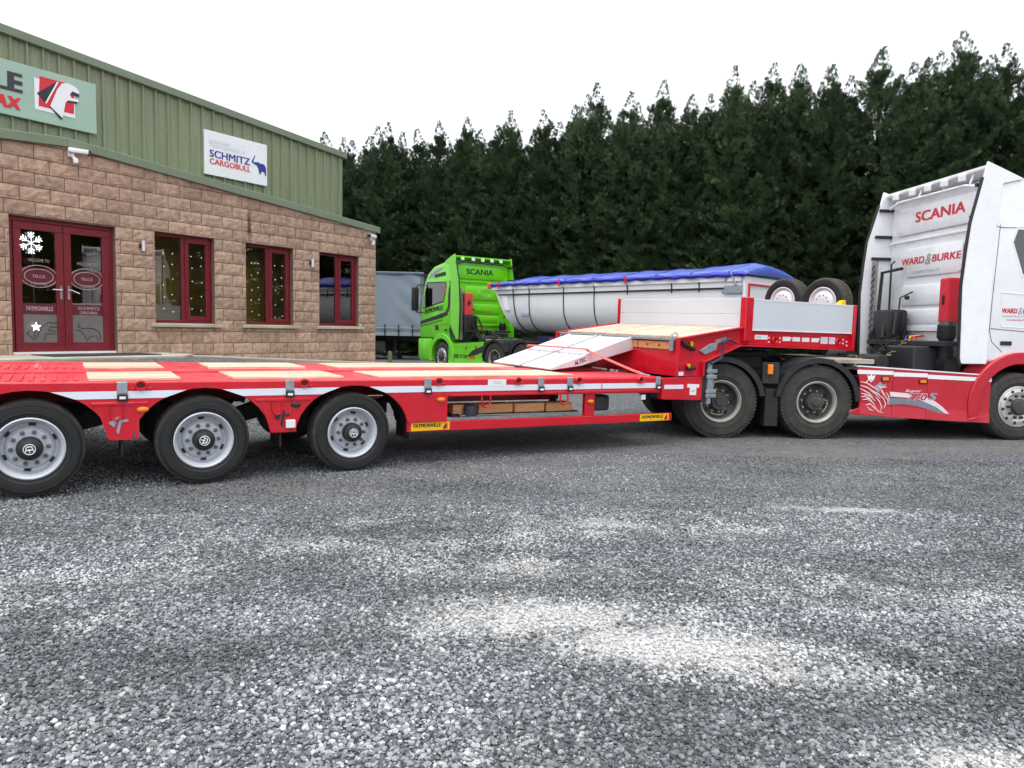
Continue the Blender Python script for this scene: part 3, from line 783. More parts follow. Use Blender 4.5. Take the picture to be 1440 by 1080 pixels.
# doors
x0, x1, z0, z1 = OPEN[0]
mb = MB(); mb.box(x0, x1, .09, .17, z1-.07, z1); mb.box(x0, x0+.07, .09, .17, 0, z1-.07); mb.box(x1-.07, x1, .09, .17, 0, z1-.07)
mb.build('door_frame', MAROON, building, bevel=.005)
MB().box(x0+.01, x1-.01, .02, .18, -.02, .018).build('threshold', mat('white_sill', srgb(226,226,224), .5), building)
xm = (x0+x1)/2
for side, (a, b) in enumerate(((x0+.075, xm-.004), (xm+.004, x1-.075))):
    mb = MB(); frame_ring(mb, a, b, .022, z1-.075, .115, .075, .14); mb.box(a+.11, b-.11, .08, .135, .137, .17)
    d = mb.build('door', MAROON, building, bevel=.006)
    MB().box(a+.11, b-.11, .105, .111, .165, z1-.185).build('pane', GLASS, d)
    MB().box(a+.115, b-.115, .0985, .1035, .17, .62).build('frosted_film', FROST2, d)
    MB().box(a+.115, b-.115, .0985, .1035, .625, .80).build('maroon_band', mat('maroon_film', srgb(92, 20, 34), .5), d)
    MB().box(a+.115, b-.115, .0985, .1035, 1.10, 1.36).build('maroon_band', mat('maroon_film', srgb(92, 20, 34), .5), d)
    # oval emblem with bands of lettering
    c = (a+b)/2; n = 36
    el = lambda rx, rz: [(rx*math.cos(2*math.pi*i/n), rz*math.sin(2*math.pi*i/n)) for i in range(n)]
    mb = MB()
    for rx, rz in ((.275, .175), (.215, .115)):
        mb.tube([(c+u, .097, 1.23+v) for u, v in el(rx, rz)], .007, 5, closed=True)
    mb.build('oval_emblem', FROST, d, fix=False)
    text('TRUCK', (c-.10, .096, 1.205), '-y', .20, .05, FROST, d, bold=.01)
    text('CENTRE', (c-.12, .096, 1.085), '-y', .24, .045, FROST, d)
    text('WELCOME TO', (c-.16, .096, 1.46), '-y', .32, .05, FROST, d)
    if side == 0: text('FAYMONVILLE', (a+.17, .096, .68), '-y', b-a-.34, .07, FROST, d, bold=.02)
    else:
        text('SCHMITZ', (c-.16, .096, .715), '-y', .36, .05, FROST, d, bold=.02); text('CARGOBULL', (c-.13, .096, .645), '-y', .30, .045, FROST, d, bold=.02)
    # outline emblem on the frosted panel
    mb = MB()
    if side == 0:
        for pl in ([(-.2,.32),(-.02,.50),(-.12,.22),(-.2,.32)], [(-.08,.22),(.02,.42),(.12,.50),(.26,.48),(.28,.42),(.14,.42),(.12,.36),(.22,.36),(.22,.31),(.08,.31),(.05,.2)]):
            mb.tube([(c+u, .096, v) for u, v in pl], .006, 4)
    else:
        mb.tube([(c+u, .096, v) for u, v in [(-.14,.50),(-.17,.44),(-.10,.40),(0,.41),(.10,.40),(.19,.33),(.2,.22),(.16,.2),(.14,.28),(.03,.27),(-.02,.2),(-.06,.28),(-.12,.36),(-.2,.38)]], .006, 4)
    mb.build('line_emblem', INK, d, fix=False)
    # lever handle
    hx = b-.055 if side == 0 else a+.055; sg = -1 if side == 0 else 1
    mb = MB(); mb.box(hx-.017, hx+.017, .058, .075, .88, 1.10)
    mb.tube([(hx, .075, 1.03), (hx, .025, 1.03), (hx+sg*.03, .015, 1.03), (hx+sg*.15, .015, 1.03-.05*side)], .010, 8)
    mb.build('handle', mat('chrome', (.75,.76,.78), .15, .9, var=.02), d, smooth=True)
# room inside
mb = MB(); mb.box(1.26, 6.95, 1.15, 1.25, -.02, 2.5); mb.box(-3.2, 1.14, 3.6, 3.7, -.02, 2.5); mb.box(-3.3, -3.2, .31, 3.7, -.02, 2.5); mb.box(6.96, 7.06, .31, 3.7, -.02, 2.5); mb.box(1.15, 1.25, .31, 3.6, 0, 2.5)
mb.build('interior_wall', INTW, building)
MB().box(-3.2, 7.0, .305, 3.6, -.06, -.02).build('interior_floor', mat('interior_floor', (.10,.085,.07), .4), building)
MB().box(-3.2, 7.0, .305, 3.7, 2.5, 2.56).build('interior_ceiling', mat('interior_ceiling', (.7,.7,.66), .8), building)

# things fixed to, or standing by, the wall
def onb(name, M): return empty(name, BM @ M)
def wall_light(s, z, label):
    o = onb('wall_light', Matrix.Translation((s, -.012, z)))
    mb = MB(); mb.lathe([(.0001, -.09), (.03, -.09), (.03, .09), (.0001, .09)], (.02, -.06, 0), 14, 'z'); mb.build('lamp_tube', RAW, o, smooth=True)
    MB().box(-.03, .05, -.03, 0, -.035, .035).build('bracket', BLACK, o, bevel=.004)
    tag(o, label, 'wall light', 'tubular wall lights on the block front')
wall_light(1.33, 1.88, 'small silver tube wall light between the glazed doors and the nearest window')
wall_light(5.20, 1.90, 'small silver tube wall light between the second and third windows')
def cctv(s, z, sg, label):
    o = onb('security_camera', Matrix.Translation((s, -.03, z)) @ Matrix.Scale(.74, 4))
    mb = MB(); mb.box(-.06, .06, -.05, .01, -.10, .03); mb.tube([(0, -.05, -.05), (.02, -.10, -.13), (.06*sg, -.13, -.16)], .035, 10); mb.lathe([(.0001,-.07),(.05,-.055),(.055,0),(.05,.04),(.0001,.05)], (.05*sg, -.12, -.18), 16, 'z')
    mb.build('mount', WHITE, o, smooth=True)
    M = Matrix.Translation((.10*sg, -.14, .02)) @ Matrix.Rotation(-.25*sg, 4, 'Z')
    mb = MB(); mb.box(-.20, .20, -.055, .055, -.035, .06, M); mb.build('housing', WHITE, o, bevel=.015, seg=2, smooth=True)
    M2 = M @ Matrix.Translation((.21*sg, 0, 0))
    mb = MB(); mb.box(-.03, .03, -.06, .06, -.05, .05, M2); mb.build('lens_hood', BLACK, o, bevel=.01)
    tag(o, label, 'security camera', 'security cameras under the verge')
cctv(.17, 3.27, 1, 'white bullet security camera above the glazed entrance doors')
cctv(7.08, 2.66, -1, 'white security camera at the end corner of the block front')
# signs
sg1 = onb('shop_sign', Matrix.Translation((0, YC-.05, 0)))
MB().box(-3.8, 1.27, -.045, 0, 3.965, 4.865).build('sign_board', SIGNG, sg1, bevel=.006)
text('LE', (-.42, -.052, 4.37), '-y', .455, .315, mat('dark_lettering', (.035,.037,.04), .5), sg1, bold=.045)
text('AX', (-.40, -.052, 4.08), '-y', .40, .20, REDINK, sg1, shear=.15, bold=.045)
LOGO = dict(
 white=[[(0,.12),(0,.9),(.9,.9),(.9,.12)]],
 red=[[(.08,.22),(.12,.97),(.9,.97),(.87,.22)]],
 black=[[(.05,.53),(.5,.95),(.22,.33)], [(.30,.28),(.34,.29),(.61,.03),(.57,0)], [(.80,.70),(.84,.80),(1.0,.77),(1.0,.70)], [(.70,.53),(.74,.48),(.93,.50),(.98,.57)]],
 f=[[(.33,.28),(.50,.75),(.60,.92),(.72,.98),(.9,.95),(1,.85),(1,.77),(.84,.80),(.78,.70),(.82,.62),(.98,.63),(.98,.56),(.74,.54),(.68,.47),(.60,.05)], [(.22,.33),(.5,.95),(.53,.93),(.25,.32)]])
def logo(pos, ax, w, h, parent, extra=0):
    d = Vector(AX[ax][2]); sc = lambda ps: [[(u*w, v*h) for u, v in p] for p in ps]
    for i, (k, m) in enumerate((('white', WHITE), ('red', REDINK), ('black', INK), ('f', WHITE))):
        decal(sc(LOGO[k]), Vector(pos)+d*(.0035*i+extra), ax, m, parent, 'emblem', th=.003)
logo((.22, -.049, 4.08), '-y', .74, .68, sg1)
tag(sg1, 'long pale green fascia sign with dark letters and red logo', 'sign', 'signs on the green cladding')
sg2 = onb('trade_sign', Matrix.Translation((0, YC-.05, 0)))
MB().box(3.485, 5.065, -.04, 0, 3.66, 4.575).build('sign_board', WHITE, sg2, bevel=.006)
text('authorised', (3.59, -.046, 4.33), '-y', .50, .085, PALEINK, sg2); text('Tipperspecialist of', (3.59, -.046, 4.225), '-y', .88, .10, PALEINK, sg2)
text('SCHMITZ', (3.60, -.046, 4.035), '-y', 1.0, .15, BLUE, sg2, bold=.018)
text('CARGOBULL', (3.60, -.046, 3.89), '-y', 1.01, .115, REDINK, sg2, bold=.018)
decal([[(0,.30),(.04,.26),(.10,.27),(.17,.28),(.23,.25),(.26,.27),(.33,.25),(.37,.17),(.37,.02),(.34,0),(.33,.07),(.29,.09),(.24,.09),(.22,.02),(.19,.02),(.16,.14),(.12,.2),(.05,.22),(-.02,.25)],
       [(.0,.29),(.03,.29),(.07,.37),(.08,.40),(.06,.41),(.05,.38)]], (4.66, -.043, 3.87), '-y', BLUE, sg2, 'elephant_emblem')
tag(sg2, 'white rectangular sign with blue and red lettering and an elephant', 'sign', 'signs on the green cladding')
# lit decorations on the glazed doors
sn = onb('snowflake_light', Matrix.Translation((-.42, .062, 1.75)) @ Matrix.Scale(.86, 4)); mb = MB()
for k in range(6):
    a = R(60*k+30); d = Vector((math.cos(a), 0, math.sin(a))); e = Vector((-math.sin(a), 0, math.cos(a)))
    mb.tube([d*.01, d*.185], .004, 6)
    for q in (.09, .14):
        for sg_ in (-1, 1):
            mb.tube([d*q, d*(q+.04)+e*.042*sg_], .005, 6); c_ = d*(q+.045)+e*.046*sg_; mb.lathe([(.0001,-.009),(.009,0),(.0001,.009)], c_, 8)
    mb.lathe([(.0001,-.011),(.011,0),(.0001,.011)], d*.19, 8)
mb.build('led_arms', LEDW, sn, fix=False)
tag(sn, 'glowing white snowflake decoration on the left glazed door', 'decoration')
st = onb('star_light', Matrix.Translation((-.38, .062, .42)))
mb = MB(); mb.prism([(.075*(1 if i % 2 == 0 else .42)*math.sin(math.pi*i/5), .075*(1 if i % 2 == 0 else .42)*math.cos(math.pi*i/5)) for i in range(10)], 0, .012); mb.build('led_star', LEDW, st)
tag(st, 'small glowing white star low on the left glazed door', 'decoration')
for wi, (o, lb) in enumerate(((OPEN[1], 'curtain of tiny fairy lights inside the window nearest the doors'), (OPEN[2], 'curtain of tiny fairy lights inside the middle window'))):
    x0, x1, z0, z1 = o; fl = onb('fairy_lights', Matrix.Translation((x0, .26, z1)))
    wires = MB(); warm = MB(); cool = MB(); wires.tube([(.02, 0, -.14), (x1-x0-.02, 0, -.13)], .002, 4)
    for q in range(6):
        u = .10+q*(x1-x0-.2)/5+rnd.uniform(-.03, .03)
        wires.tube([(u, 0, -.13), (u+rnd.uniform(-.02, .02), 0, -.8), (u+rnd.uniform(-.03, .03), 0, -1.6)], .0022, 4)
        for r_ in range(5):
            z = -.24-.28*r_-rnd.uniform(0, .16)
            (warm if rnd.random() < .6 else cool).lathe([(.0001, -.010), (.0095, 0), (.0001, .010)], (u+rnd.uniform(-.015, .015), -.004, z), 6, 'z')
    wires.build('wire', mat('pale_wire', (.5,.5,.45), .5), fl, fix=False)
    b1 = warm.build('warm_bulbs', BULB, fl, fix=False); b1['kind'] = 'stuff'
    b2 = cool.build('cool_bulbs', BULB2, fl, fix=False); b2['kind'] = 'stuff'
    tag(fl, lb, 'fairy lights', 'fairy lights in the office windows')
# paved apron, mat, corner post
ap = MB(); M = BM
ap.prism([(-7, -1.35), (1.3, -1.35), (1.75, -.9), (1.75, -.005), (-7, -.005)], -.35, -.022, 'z')
a = ap.build('path', CONC, None, bevel=.01); a.matrix_world = BM; tag(a, 'pale concrete apron before the entrance doors', None, None, 'structure')
a = MB().hexa([(1.78,-.8,-.6),(7.4,-.8,-.9),(7.4,-.012,-.9),(1.78,-.012,-.6),(1.78,-.8,-.05),(7.4,-.8,-.36),(7.4,-.012,-.36),(1.78,-.012,-.05)]).build('pavement', CONC, None, bevel=.01)
a.matrix_world = BM @ Matrix.Translation((0, 0, 0)); tag(a, 'low concrete strip along the foot of the block front', None, None, 'structure')
dm = onb('door_mat', Matrix.Translation((.25, -.62, -.02)))
MB().box(-.85, .85, -.38, .38, 0, .014).build('mat_pile', MAT_, dm, bevel=.004)
tag(dm, 'dark rubber mat on the concrete before the doors', 'mat')
po = onb('corner_post', Matrix.Translation((7.62, -.15, -.75)))
mb = MB(); mb.lathe([(.055, 0), (.055, .62), (.045, .66), (.0001, .67)], n=14, axis='z'); mb.build('post_shaft', mat('post_green', srgb(92, 104, 78), .6, dirt=.3), po, smooth=True)
tag(po, 'short grey-green post at the end corner of the block front', 'post')

# ================================================================ wheels (shared by the vehicles)
def tyre_mesh(Rt, W, rb, m, name, lugs=0):
    s = W/2
    prof = [(rb, .035), (rb+.012, .012), (rb+.03, .004), (rb+(Rt-rb)*.28, .0), (rb+(Rt-rb)*.30, -.004), (rb+(Rt-rb)*.33, -.001), (rb+(Rt-rb)*.5, -.004), (rb+(Rt-rb)*.70, .001), (rb+(Rt-rb)*.72, -.003), (rb+(Rt-rb)*.76, .003), (Rt-.022, .014), (Rt-.006, .028), (Rt, .045)]
    t0, t1 = .045, W-.045; ng = 3
    for g in range(ng):
        c = t0+(t1-t0)*(g+1)/(ng+1); prof += [(Rt, c-.009), (Rt-.013, c-.006), (Rt-.013, c+.006), (Rt, c+.009)]
    prof += [(Rt, W-.045), (Rt-.006, W-.028), (Rt-.03, W-.01), (rb+(Rt-rb)*.45, W+.004), (rb+.02, W-.006), (rb, W-.03)]
    mb = MB(); n = 56; mb.lathe(prof, n=n, caps=False)
    if lugs:
        for k in range(lugs):
            t = 2*math.pi*k/lugs; M = Matrix.Rotation(-t, 4, 'Y') @ Matrix.Translation((Rt-.010, 0, 0))
            for y0 in (.012, W-.05): mb.box(-.014, .011, y0, y0+.038, -.014, .014, M)
    me = mb.mesh(name, m, smooth=True)
    me.materials.append(mat('worn_tread', (.045,.041,.036), .9, var=.3, scale=9, dirt=.6, dirtcol=(.13,.115,.095,1), bump=.3, bscale=60))
    for p in me.polygons:
        c = p.center
        if math.hypot(c.x, c.z) > Rt-.024: p.material_index = 1
    return me
WH = {}
def wheel_meshes(kind):
    if kind in WH: return WH[kind]
    n = 44; P = []
    if kind == 'trailer':
        P.append(('tyre', tyre_mesh(.412, .275, .256, TYRE, 'tyre')))
        mb = MB(); mb.lathe([(.262,.034),(.264,.002),(.254,-.004),(.247,.010),(.240,.014),(.236,.030),(.226,.040),(.222,.085),(.205,.115),(.190,.118),(.175,.085),(.155,.066),(.10,.062),(.02,.062),(.02,.09)], n=n, caps=False)
        P.append(('rim', mb.mesh('rim', SILV, smooth=True)))
        mb = MB()
        for k in range(6):
            a = 2*math.pi*k/6+.35; u, w = .196*math.cos(a), .196*math.sin(a); M = Matrix.Translation((u, .112, w)) @ Matrix.Rotation(-a, 4, 'Y')
            mb.box(-.011, .011, -.012, .006, -.026, .026, M)
        P.append(('hand_hole', mb.mesh('hand_hole', BLACK, bevel=.006)))
        mb = MB()
        for k in range(10):
            a = 2*math.pi*k/10; mb.lathe([(.019,.064),(.018,.040),(.011,.036),(.011,.022),(.0001,.022)], (.137*math.cos(a), 0, .137*math.sin(a)), 6)
        P.append(('wheel_nuts', mb.mesh('wheel_nuts', mat('nut_grey', (.12,.125,.13), .5, .4))))
        mb = MB(); mb.lathe([(.098,.064),(.098,.0),(.090,-.018),(.060,-.026),(.056,-.030),(.0001,-.030)], n=28); P.append(('hub', mb.mesh('hub', BLACK, smooth=True)))
        mb = MB(); mb.tube([(.043*math.cos(2*math.pi*i/20), -.031, .043*math.sin(2*math.pi*i/20)) for i in range(20)], .0035, 4, closed=True)
        for a_, b_ in (((-.028,.02),(-.018,-.022)),((-.018,-.022),(.018,-.022)),((.018,-.022),(.028,.02)),((-.018,.006),(.018,.006)),((0,.03),(0,-.005))):
            mb.tube([(a_[0], -.031, a_[1]), (b_[0], -.031, b_[1])], .0045, 4)
        P.append(('hub_emblem', mb.mesh('hub_emblem', WHITE, fix=False)))
    elif kind == 'drive':
        P.append(('tyre', tyre_mesh(.535, .62, .296, TYRED, 'tyre', 64)))
        mb = MB(); mb.lathe([(.300,.034),(.303,.0),(.290,-.004),(.284,.010),(.270,.018),(.262,.055),(.250,.115),(.235,.150),(.17,.165),(.13,.160)], n=n, caps=False)
        me = mb.mesh('rim', DRIM, smooth=True); me.materials.append(mat('grimy_disc', (.085,.08,.073), .75, .1, var=.25, dirt=.5, dirtcol=(.16,.15,.13,1)))
        for p in me.polygons:
            if math.hypot(p.center.x, p.center.z) < .258: p.material_index = 1
        P.append(('rim', me))
        mb = MB(); mb.lathe([(.135,.17),(.132,.06),(.118,.035),(.075,.030),(.060,.012),(.03,.008),(.0001,.008)], n=26); P.append(('hub', mb.mesh('hub', mat('grimy_hub', (.05,.048,.045), .7, dirt=.5, dirtcol=(.12,.11,.10,1)), smooth=True)))
        mb = MB()
        for k in range(8):
            a = 2*math.pi*k/8+.2; mb.lathe([(.030,.150),(.030,.158),(.0001,.158)], (.205*math.cos(a), -.004, .205*math.sin(a)), 14)
        P.append(('hand_hole', mb.mesh('hand_hole', BLACK)))
        mb = MB()
        for k in range(10):
            a = 2*math.pi*k/10; mb.lathe([(.018,.165),(.018,.130),(.0001,.126)], (.162*math.cos(a), 0, .162*math.sin(a)), 6)
        P.append(('wheel_nuts', mb.mesh('wheel_nuts', DRIM)))
        mb = MB(); mb.tube([(.20*math.cos(a), .085, .20*math.sin(a)) for a in [3.6+i*.12 for i in range(9)]]+[(.05, .02, -.03)], .008, 6); P.append(('tyre_valve', mb.mesh('tyre_valve', DRIM, fix=False)))
    elif kind == 'steer':
        P.append(('tyre', tyre_mesh(.497, .37, .296, TYRED, 'tyre')))
        mb = MB(); mb.lathe([(.300,.034),(.303,.0),(.292,-.006),(.284,.006),(.272,.004),(.262,-.012),(.22,-.022),(.20,-.010),(.12,-.016),(.05,-.016)], n=n, caps=False)
        P.append(('rim', mb.mesh('rim', mat('alloy_rim', srgb(206,206,204), .32, .6, var=.08, dirt=.25), smooth=True)))
        mb = MB()
        for k in range(10):
            a = 2*math.pi*k/10+.15; mb.lathe([(.022,.0),(.022,-.021),(.0001,-.021)], (.243*math.cos(a), 0, .243*math.sin(a)), 14)
        P.append(('hand_hole', mb.mesh('hand_hole', BLACK)))
        mb = MB()
        for k in range(10):
            a = 2*math.pi*k/10; mb.lathe([(.021,.0),(.021,-.045),(.012,-.055),(.0001,-.055)], (.165*math.cos(a), 0, .165*math.sin(a)), 6)
        P.append(('wheel_nuts', mb.mesh('wheel_nuts', DARK)))
        mb = MB(); mb.lathe([(.125,.0),(.125,-.05),(.105,-.075),(.05,-.085),(.0001,-.085)], n=26); P.append(('hub', mb.mesh('hub', mat('grimy_hub', (.05,.048,.045), .7), smooth=True)))
    elif kind == 'spare':
        P.append(('tyre', tyre_mesh(.40, .26, .245, TYRE, 'tyre')))
        mb = MB(); mb.lathe([(.249,.034),(.250,.002),(.238,-.002),(.230,.014),(.222,.03),(.21,.05),(.19,.02),(.15,-.004),(.06,-.01),(.0001,-.01)], n=n, caps=False)
        P.append(('rim', mb.mesh('rim', mat('white_rim', srgb(226,228,232), .35, .1, var=.04), smooth=True)))
        mb = MB()
        for k in range(10):
            a = 2*math.pi*k/10; mb.lathe([(.012,.0),(.012,-.008),(.0001,-.008)], (.115*math.cos(a), 0, .115*math.sin(a)), 10)
        P.append(('stud_hole', mb.mesh('stud_hole', BLACK)))
    WH[kind] = P
    return P
def wheel(parent, x, y, z, kind, flip=False, steer=0):
    P = wheel_meshes(kind)
    w = link('wheel', P[0][1], parent)
    w.matrix_local = Matrix.Translation((x, y, z)) @ Matrix.Rotation((math.pi if flip else 0)+steer, 4, 'Z') @ Matrix.Rotation(rnd.uniform(0, 6.28), 4, 'Y')
    for nm, me in P[1:]: link(nm, me, w)
    return w

# ================================================================ the red low-loader
TM = frame(-1.622, 7.553, 0, R(31.3), .0085, .017)
trailer = empty('low_loader_trailer', TM)
tag(trailer, 'long red three-axle low-loader semi-trailer with timber deck lanes', 'trailer')
W_ = 2.75; AXL = [-2.80, -1.435, .0]; ZT = .972
def arch(xc, z_end_r, z_end_l, n=16, rx=.60, rz=.485, zc=.42):
    # from right foot over the top to the left foot
    a0 = math.asin((z_end_r-zc)/rz); a1 = math.pi-math.asin((z_end_l-zc)/rz)
    return [(xc+rx*math.cos(a0+(a1-a0)*i/n), zc+rz*math.sin(a0+(a1-a0)*i/n)) for i in range(n+1)]
def fascia_poly():
    p = [(-4.35, ZT-.002), (4.17, ZT-.04), (4.17, .745), (1.06, .765), (1.06, .49), (.60, .49)]
    p += arch(AXL[2], .495, .458); p += [(AXL[2]-.60+.02, .455), (AXL[1]+.60-.02, .455)]
    p += arch(AXL[1], .458, .458); p += [(AXL[1]-.58, .455), (AXL[0]+.58, .455)]
    p += arch(AXL[0], .458, .458); p += [(AXL[0]-.58, .46), (AXL[0]-.72, .62), (-4.35, .66)]
    return p
for y0, y1 in ((0, .035), (W_-.035, W_)):
    MB().prism(fascia_poly(), y0, y1).build('side_rail', RED, trailer, bevel=.004)
# folded lower lip of the rail and recessed pockets between the wheels
for a, b in ((1.10, 4.15), (-.98, -.46), (-2.35, -1.91)):
    MB().box(a, b, -.012, -.001, .765, .790).build('rail_lip', RED, trailer, bevel=.003)
for xa in (-.93, -2.31):
    mb = MB(); mb.hexa([(xa+.0, -.010, .76), (xa+.035, -.010, .76), (xa+.13, -.010, .465), (xa+.09, -.010, .465), (xa+.0, -.001, .76), (xa+.035, -.001, .76), (xa+.13, -.001, .465), (xa+.09, -.001, .465)])
    mb.build('pocket_rib', RED, trailer); MB().box(xa+.30, xa+.33, -.010, -.001, .468, .758).build('pocket_rib', RED, trailer)
    mb = MB(); mb.tube([(xa+.15+.05*math.cos(t), -.012, .705-.07*max(0, math.sin(t))+.05*0) if 0 <= t <= math.pi else (0,0,0) for t in [math.pi*i/12 for i in range(13)]][::-1], .008, 6)
    mb.tube([(xa+.10, -.012, .76), (xa+.10, -.012, .705)], .008, 6); mb.tube([(xa+.20, -.012, .76), (xa+.20, -.012, .705)], .008, 6)
    mb.build('tie_loop', RED, trailer, smooth=True)
# black arch liners
for xc in AXL:
    for y0, y1 in ((.04, .40), (W_-.40, W_-.04)):
        ar = arch(xc, .47, .47, 14, .615, .50); mb = MB()
        vs = [(x, y0, z) for x, z in ar]+[(x, y1, z) for x, z in ar]; n = len(ar)
        mb.add(vs, [(i, i+1, n+i+1, n+i) for i in range(n-1)]); mb.add([(x, y, z+.012) for x, y, z in vs], [(i, i+1, n+i+1, n+i) for i in range(n-1)])
        mb.build('mudguard', BLACK, trailer, smooth=True, fix=False)
    for f in (False, True): wheel(trailer, xc, (.035 if not f else W_-.035), .411 if not f else .37, 'trailer', f)
    mb = MB(); mb.tube([(xc, .3, .42), (xc, W_-.3, .40)], .065, 12); mb.build('axle', DARK, trailer, smooth=True)
    for y in (.72, W_-.72):
        mb = MB(); mb.hexa([(xc-.05, y-.05, .34), (xc+.62, y-.05, .52), (xc+.62, y+.05, .52), (xc-.05, y+.05, .34), (xc-.05, y-.05, .46), (xc+.62, y-.05, .70), (xc+.62, y+.05, .70), (xc-.05, y+.05, .46)])
        mb.lathe([(.0001,.40),(.10,.40),(.12,.5),(.10,.6),(.12,.7),(.0001,.72)], (xc-.30, y, 0), 14, 'z'); mb.build('suspension_arm', DARK, trailer, smooth=True)
for x, y0, y1 in ((.66, .42, .46), (-.72, .42, .46), (-2.1, .42, .46)):
    MB().box(x-.02, x+.0, .06, .44, .30, .60).build('mud_flap', BLACK, trailer, bevel=.004)
# reflective stripe, broken by the arches
def ell(dz, rx=.60, rz=.485): return rx*math.sqrt(max(0, 1-((dz-.42)/rz)**2))
def stripe(xa, xb, la, lb, drop=0):
    z0, z1 = .822, .888
    pa0 = xa+(ell(z0) if la else 0); pa1 = xa+(ell(z1) if la else 0); pb0 = xb-(ell(z0) if lb else 0); pb1 = xb-(ell(z1) if lb else 0)
    d0 = -.0045*(pa0-1) if xa > 0 or drop else 0; d1 = -.0045*(pb0-1) if xb > .5 else 0
    MB().prism([(pa0, z0+d0), (pb0, z0+d1), (pb1, z1+d1), (pa1, z1+d0)], -.004, -.0005).build('reflective_stripe', mat('reflective_white', srgb(226, 232, 244), .3, var=.03), trailer)
stripe(AXL[0]+.0, AXL[1], True, True); stripe(AXL[1], AXL[2], True, True); stripe(AXL[2], 3.185, True, False); stripe(3.20, 4.16, False, False, 1)
MB().prism([(4.21,.792), (4.55,.79), (4.55,.845), (4.21,.848)], -.034, -.0305).build('reflective_stripe', MATS['reflective_white'], trailer)
# deck: red plate with two lanes, timber between
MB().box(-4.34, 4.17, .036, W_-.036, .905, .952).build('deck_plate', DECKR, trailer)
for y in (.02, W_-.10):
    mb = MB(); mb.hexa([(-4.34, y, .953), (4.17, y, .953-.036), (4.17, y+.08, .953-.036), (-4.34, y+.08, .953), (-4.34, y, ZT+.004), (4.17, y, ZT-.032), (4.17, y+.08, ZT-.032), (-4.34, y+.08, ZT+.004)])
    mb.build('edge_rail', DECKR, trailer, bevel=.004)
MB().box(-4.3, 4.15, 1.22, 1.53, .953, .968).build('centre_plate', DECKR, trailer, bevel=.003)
for li, (y0, y1) in enumerate(((.26, 1.08), (1.68, 2.50))):
    for (xa, xb) in ((-2.36, -1.60), (-1.13, -.03), (.36, 2.95)):
        for k in range(4):
            w = (y1-y0)/4; MB().box(xa+rnd.uniform(-.004, .004), xb+rnd.uniform(-.004, .004), y0+w*k+.004, y0+w*(k+1)-.004, .953, .978+rnd.uniform(-.002, .002)-.0042*max(0, (xa+xb)/2-.3)).build('deck_plank', WOOD, trailer, bevel=.003)
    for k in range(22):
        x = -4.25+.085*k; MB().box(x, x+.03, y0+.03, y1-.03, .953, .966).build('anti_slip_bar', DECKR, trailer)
# frame under the deck
for y in (.90, 1.72): MB().box(-4.2, 4.7, y, y+.13, .70, .904).build('main_beam', RED2, trailer, bevel=.006)
for x in (-3.6, -2.1, -.75, .75, 1.6, 2.5, 3.3, 3.95): MB().box(x, x+.08, .04, W_-.04, .80, .90).build('cross_member', RED2, trailer)
MB().box(.63, 1.04, .037, .50, .50, .90).build('valve_box', RED, trailer, bevel=.004)
# side guard rail with yellow plates
for y0, y1, tagp in ((.02, .07, True), (W_-.07, W_-.02, False)):
    mb = MB(); mb.hexa([(.60, y0, .385), (4.42, y0, .36), (4.42, y1, .36), (.60, y1, .385), (.60, y0, .492), (4.42, y0, .463), (4.42, y1, .463), (.60, y1, .492)])
    mb.build('guard_rail', RED, trailer, bevel=.006)
    mb = MB(); mb.box(2.97, 3.12, y0+.01, y1+.02, .475, .76); mb.build('guard_post', RED, trailer, bevel=.004)
for xa, w in ((.64, .46), (3.86, .50)):
    z = .388 if xa < 1 else .362
    MB().box(xa, xa+w, .014, .0205, z+.008, z+.098).build('yellow_plate', YELL, trailer, bevel=.001)
    text('FAYMONVILLE', (xa+.025, .0125, z+.045), '-y', w-.13, .04, INK, trailer, shear=.15, bold=.03)
    decal([[(0,0),(.045,.06),(.055,.06),(.055,0)]], (xa+w-.085, .0125, z+.022), '-y', REDINK, trailer); decal([[(0,.02),(.035,.06),(.02,0)]], (xa+w-.08, .009, z+.022), '-y', INK, trailer)
# timbers carried under the deck and the rod that holds them
for k, (a, b) in enumerate(((1.20, 1.50), (1.53, 1.99), (2.02, 2.44), (2.47, 2.86))):
    tb = MB().box(a, b, .14, .34, .545-.004*k, .650-.004*k).build('timber', WOOD2, None, bevel=.006); tb.matrix_world = TM
    mb = MB()
    for q in (.28, .55): mb.lathe([(.010, .138), (.007, .134), (.0001, .134)], (a+(b-a)*(q+.1), 0, .60-.004*k), 8)
    mb.build('bolt', GALV, tb)
    tag(tb, ['short square timber at the wheel end of the rack under the red deck', 'square timber second from the wheel end of the rack under the deck', 'square timber third from the wheel end of the rack under the deck', 'square timber at the neck end of the rack under the red deck'][k], 'timber', 'timbers racked under the red deck')
mb = MB(); mb.tube([(1.20, .09, .60), (1.28, .085, .535), (2.90, .085, .515), (2.90, .4, .515)], .008, 6); mb.tube([(1.28, .085, .535), (1.28, .085, .47)], .008, 6)
mb.build('timber_rack', GALV, trailer, smooth=True)
MB().box(1.16, 2.92, .10, .40, .515, .535).build('rack_tray', DARK, trailer)
mb = MB(); mb.lathe([(.0001, 0), (.075, 0), (.08, .06), (.075, .12), (.0001, .12)], (1.40, .10, .53), 16, 'z'); mb.build('strap_roll', mat('navy_strap', (.03,.035,.05), .7), trailer, smooth=True)
for x in (1.54, 2.62):
    mb = MB(); mb.tube([(x-.055, -.01, .765), (x-.055, -.012, .70)]+[(x+.055*math.cos(t), -.012, .69-.055*math.sin(t)) for t in [math.pi-math.pi*i/8 for i in range(9)]]+[(x+.055, -.012, .70), (x+.055, -.01, .765)], .011, 8)
    mb.build('tie_loop', RED, trailer, smooth=True)
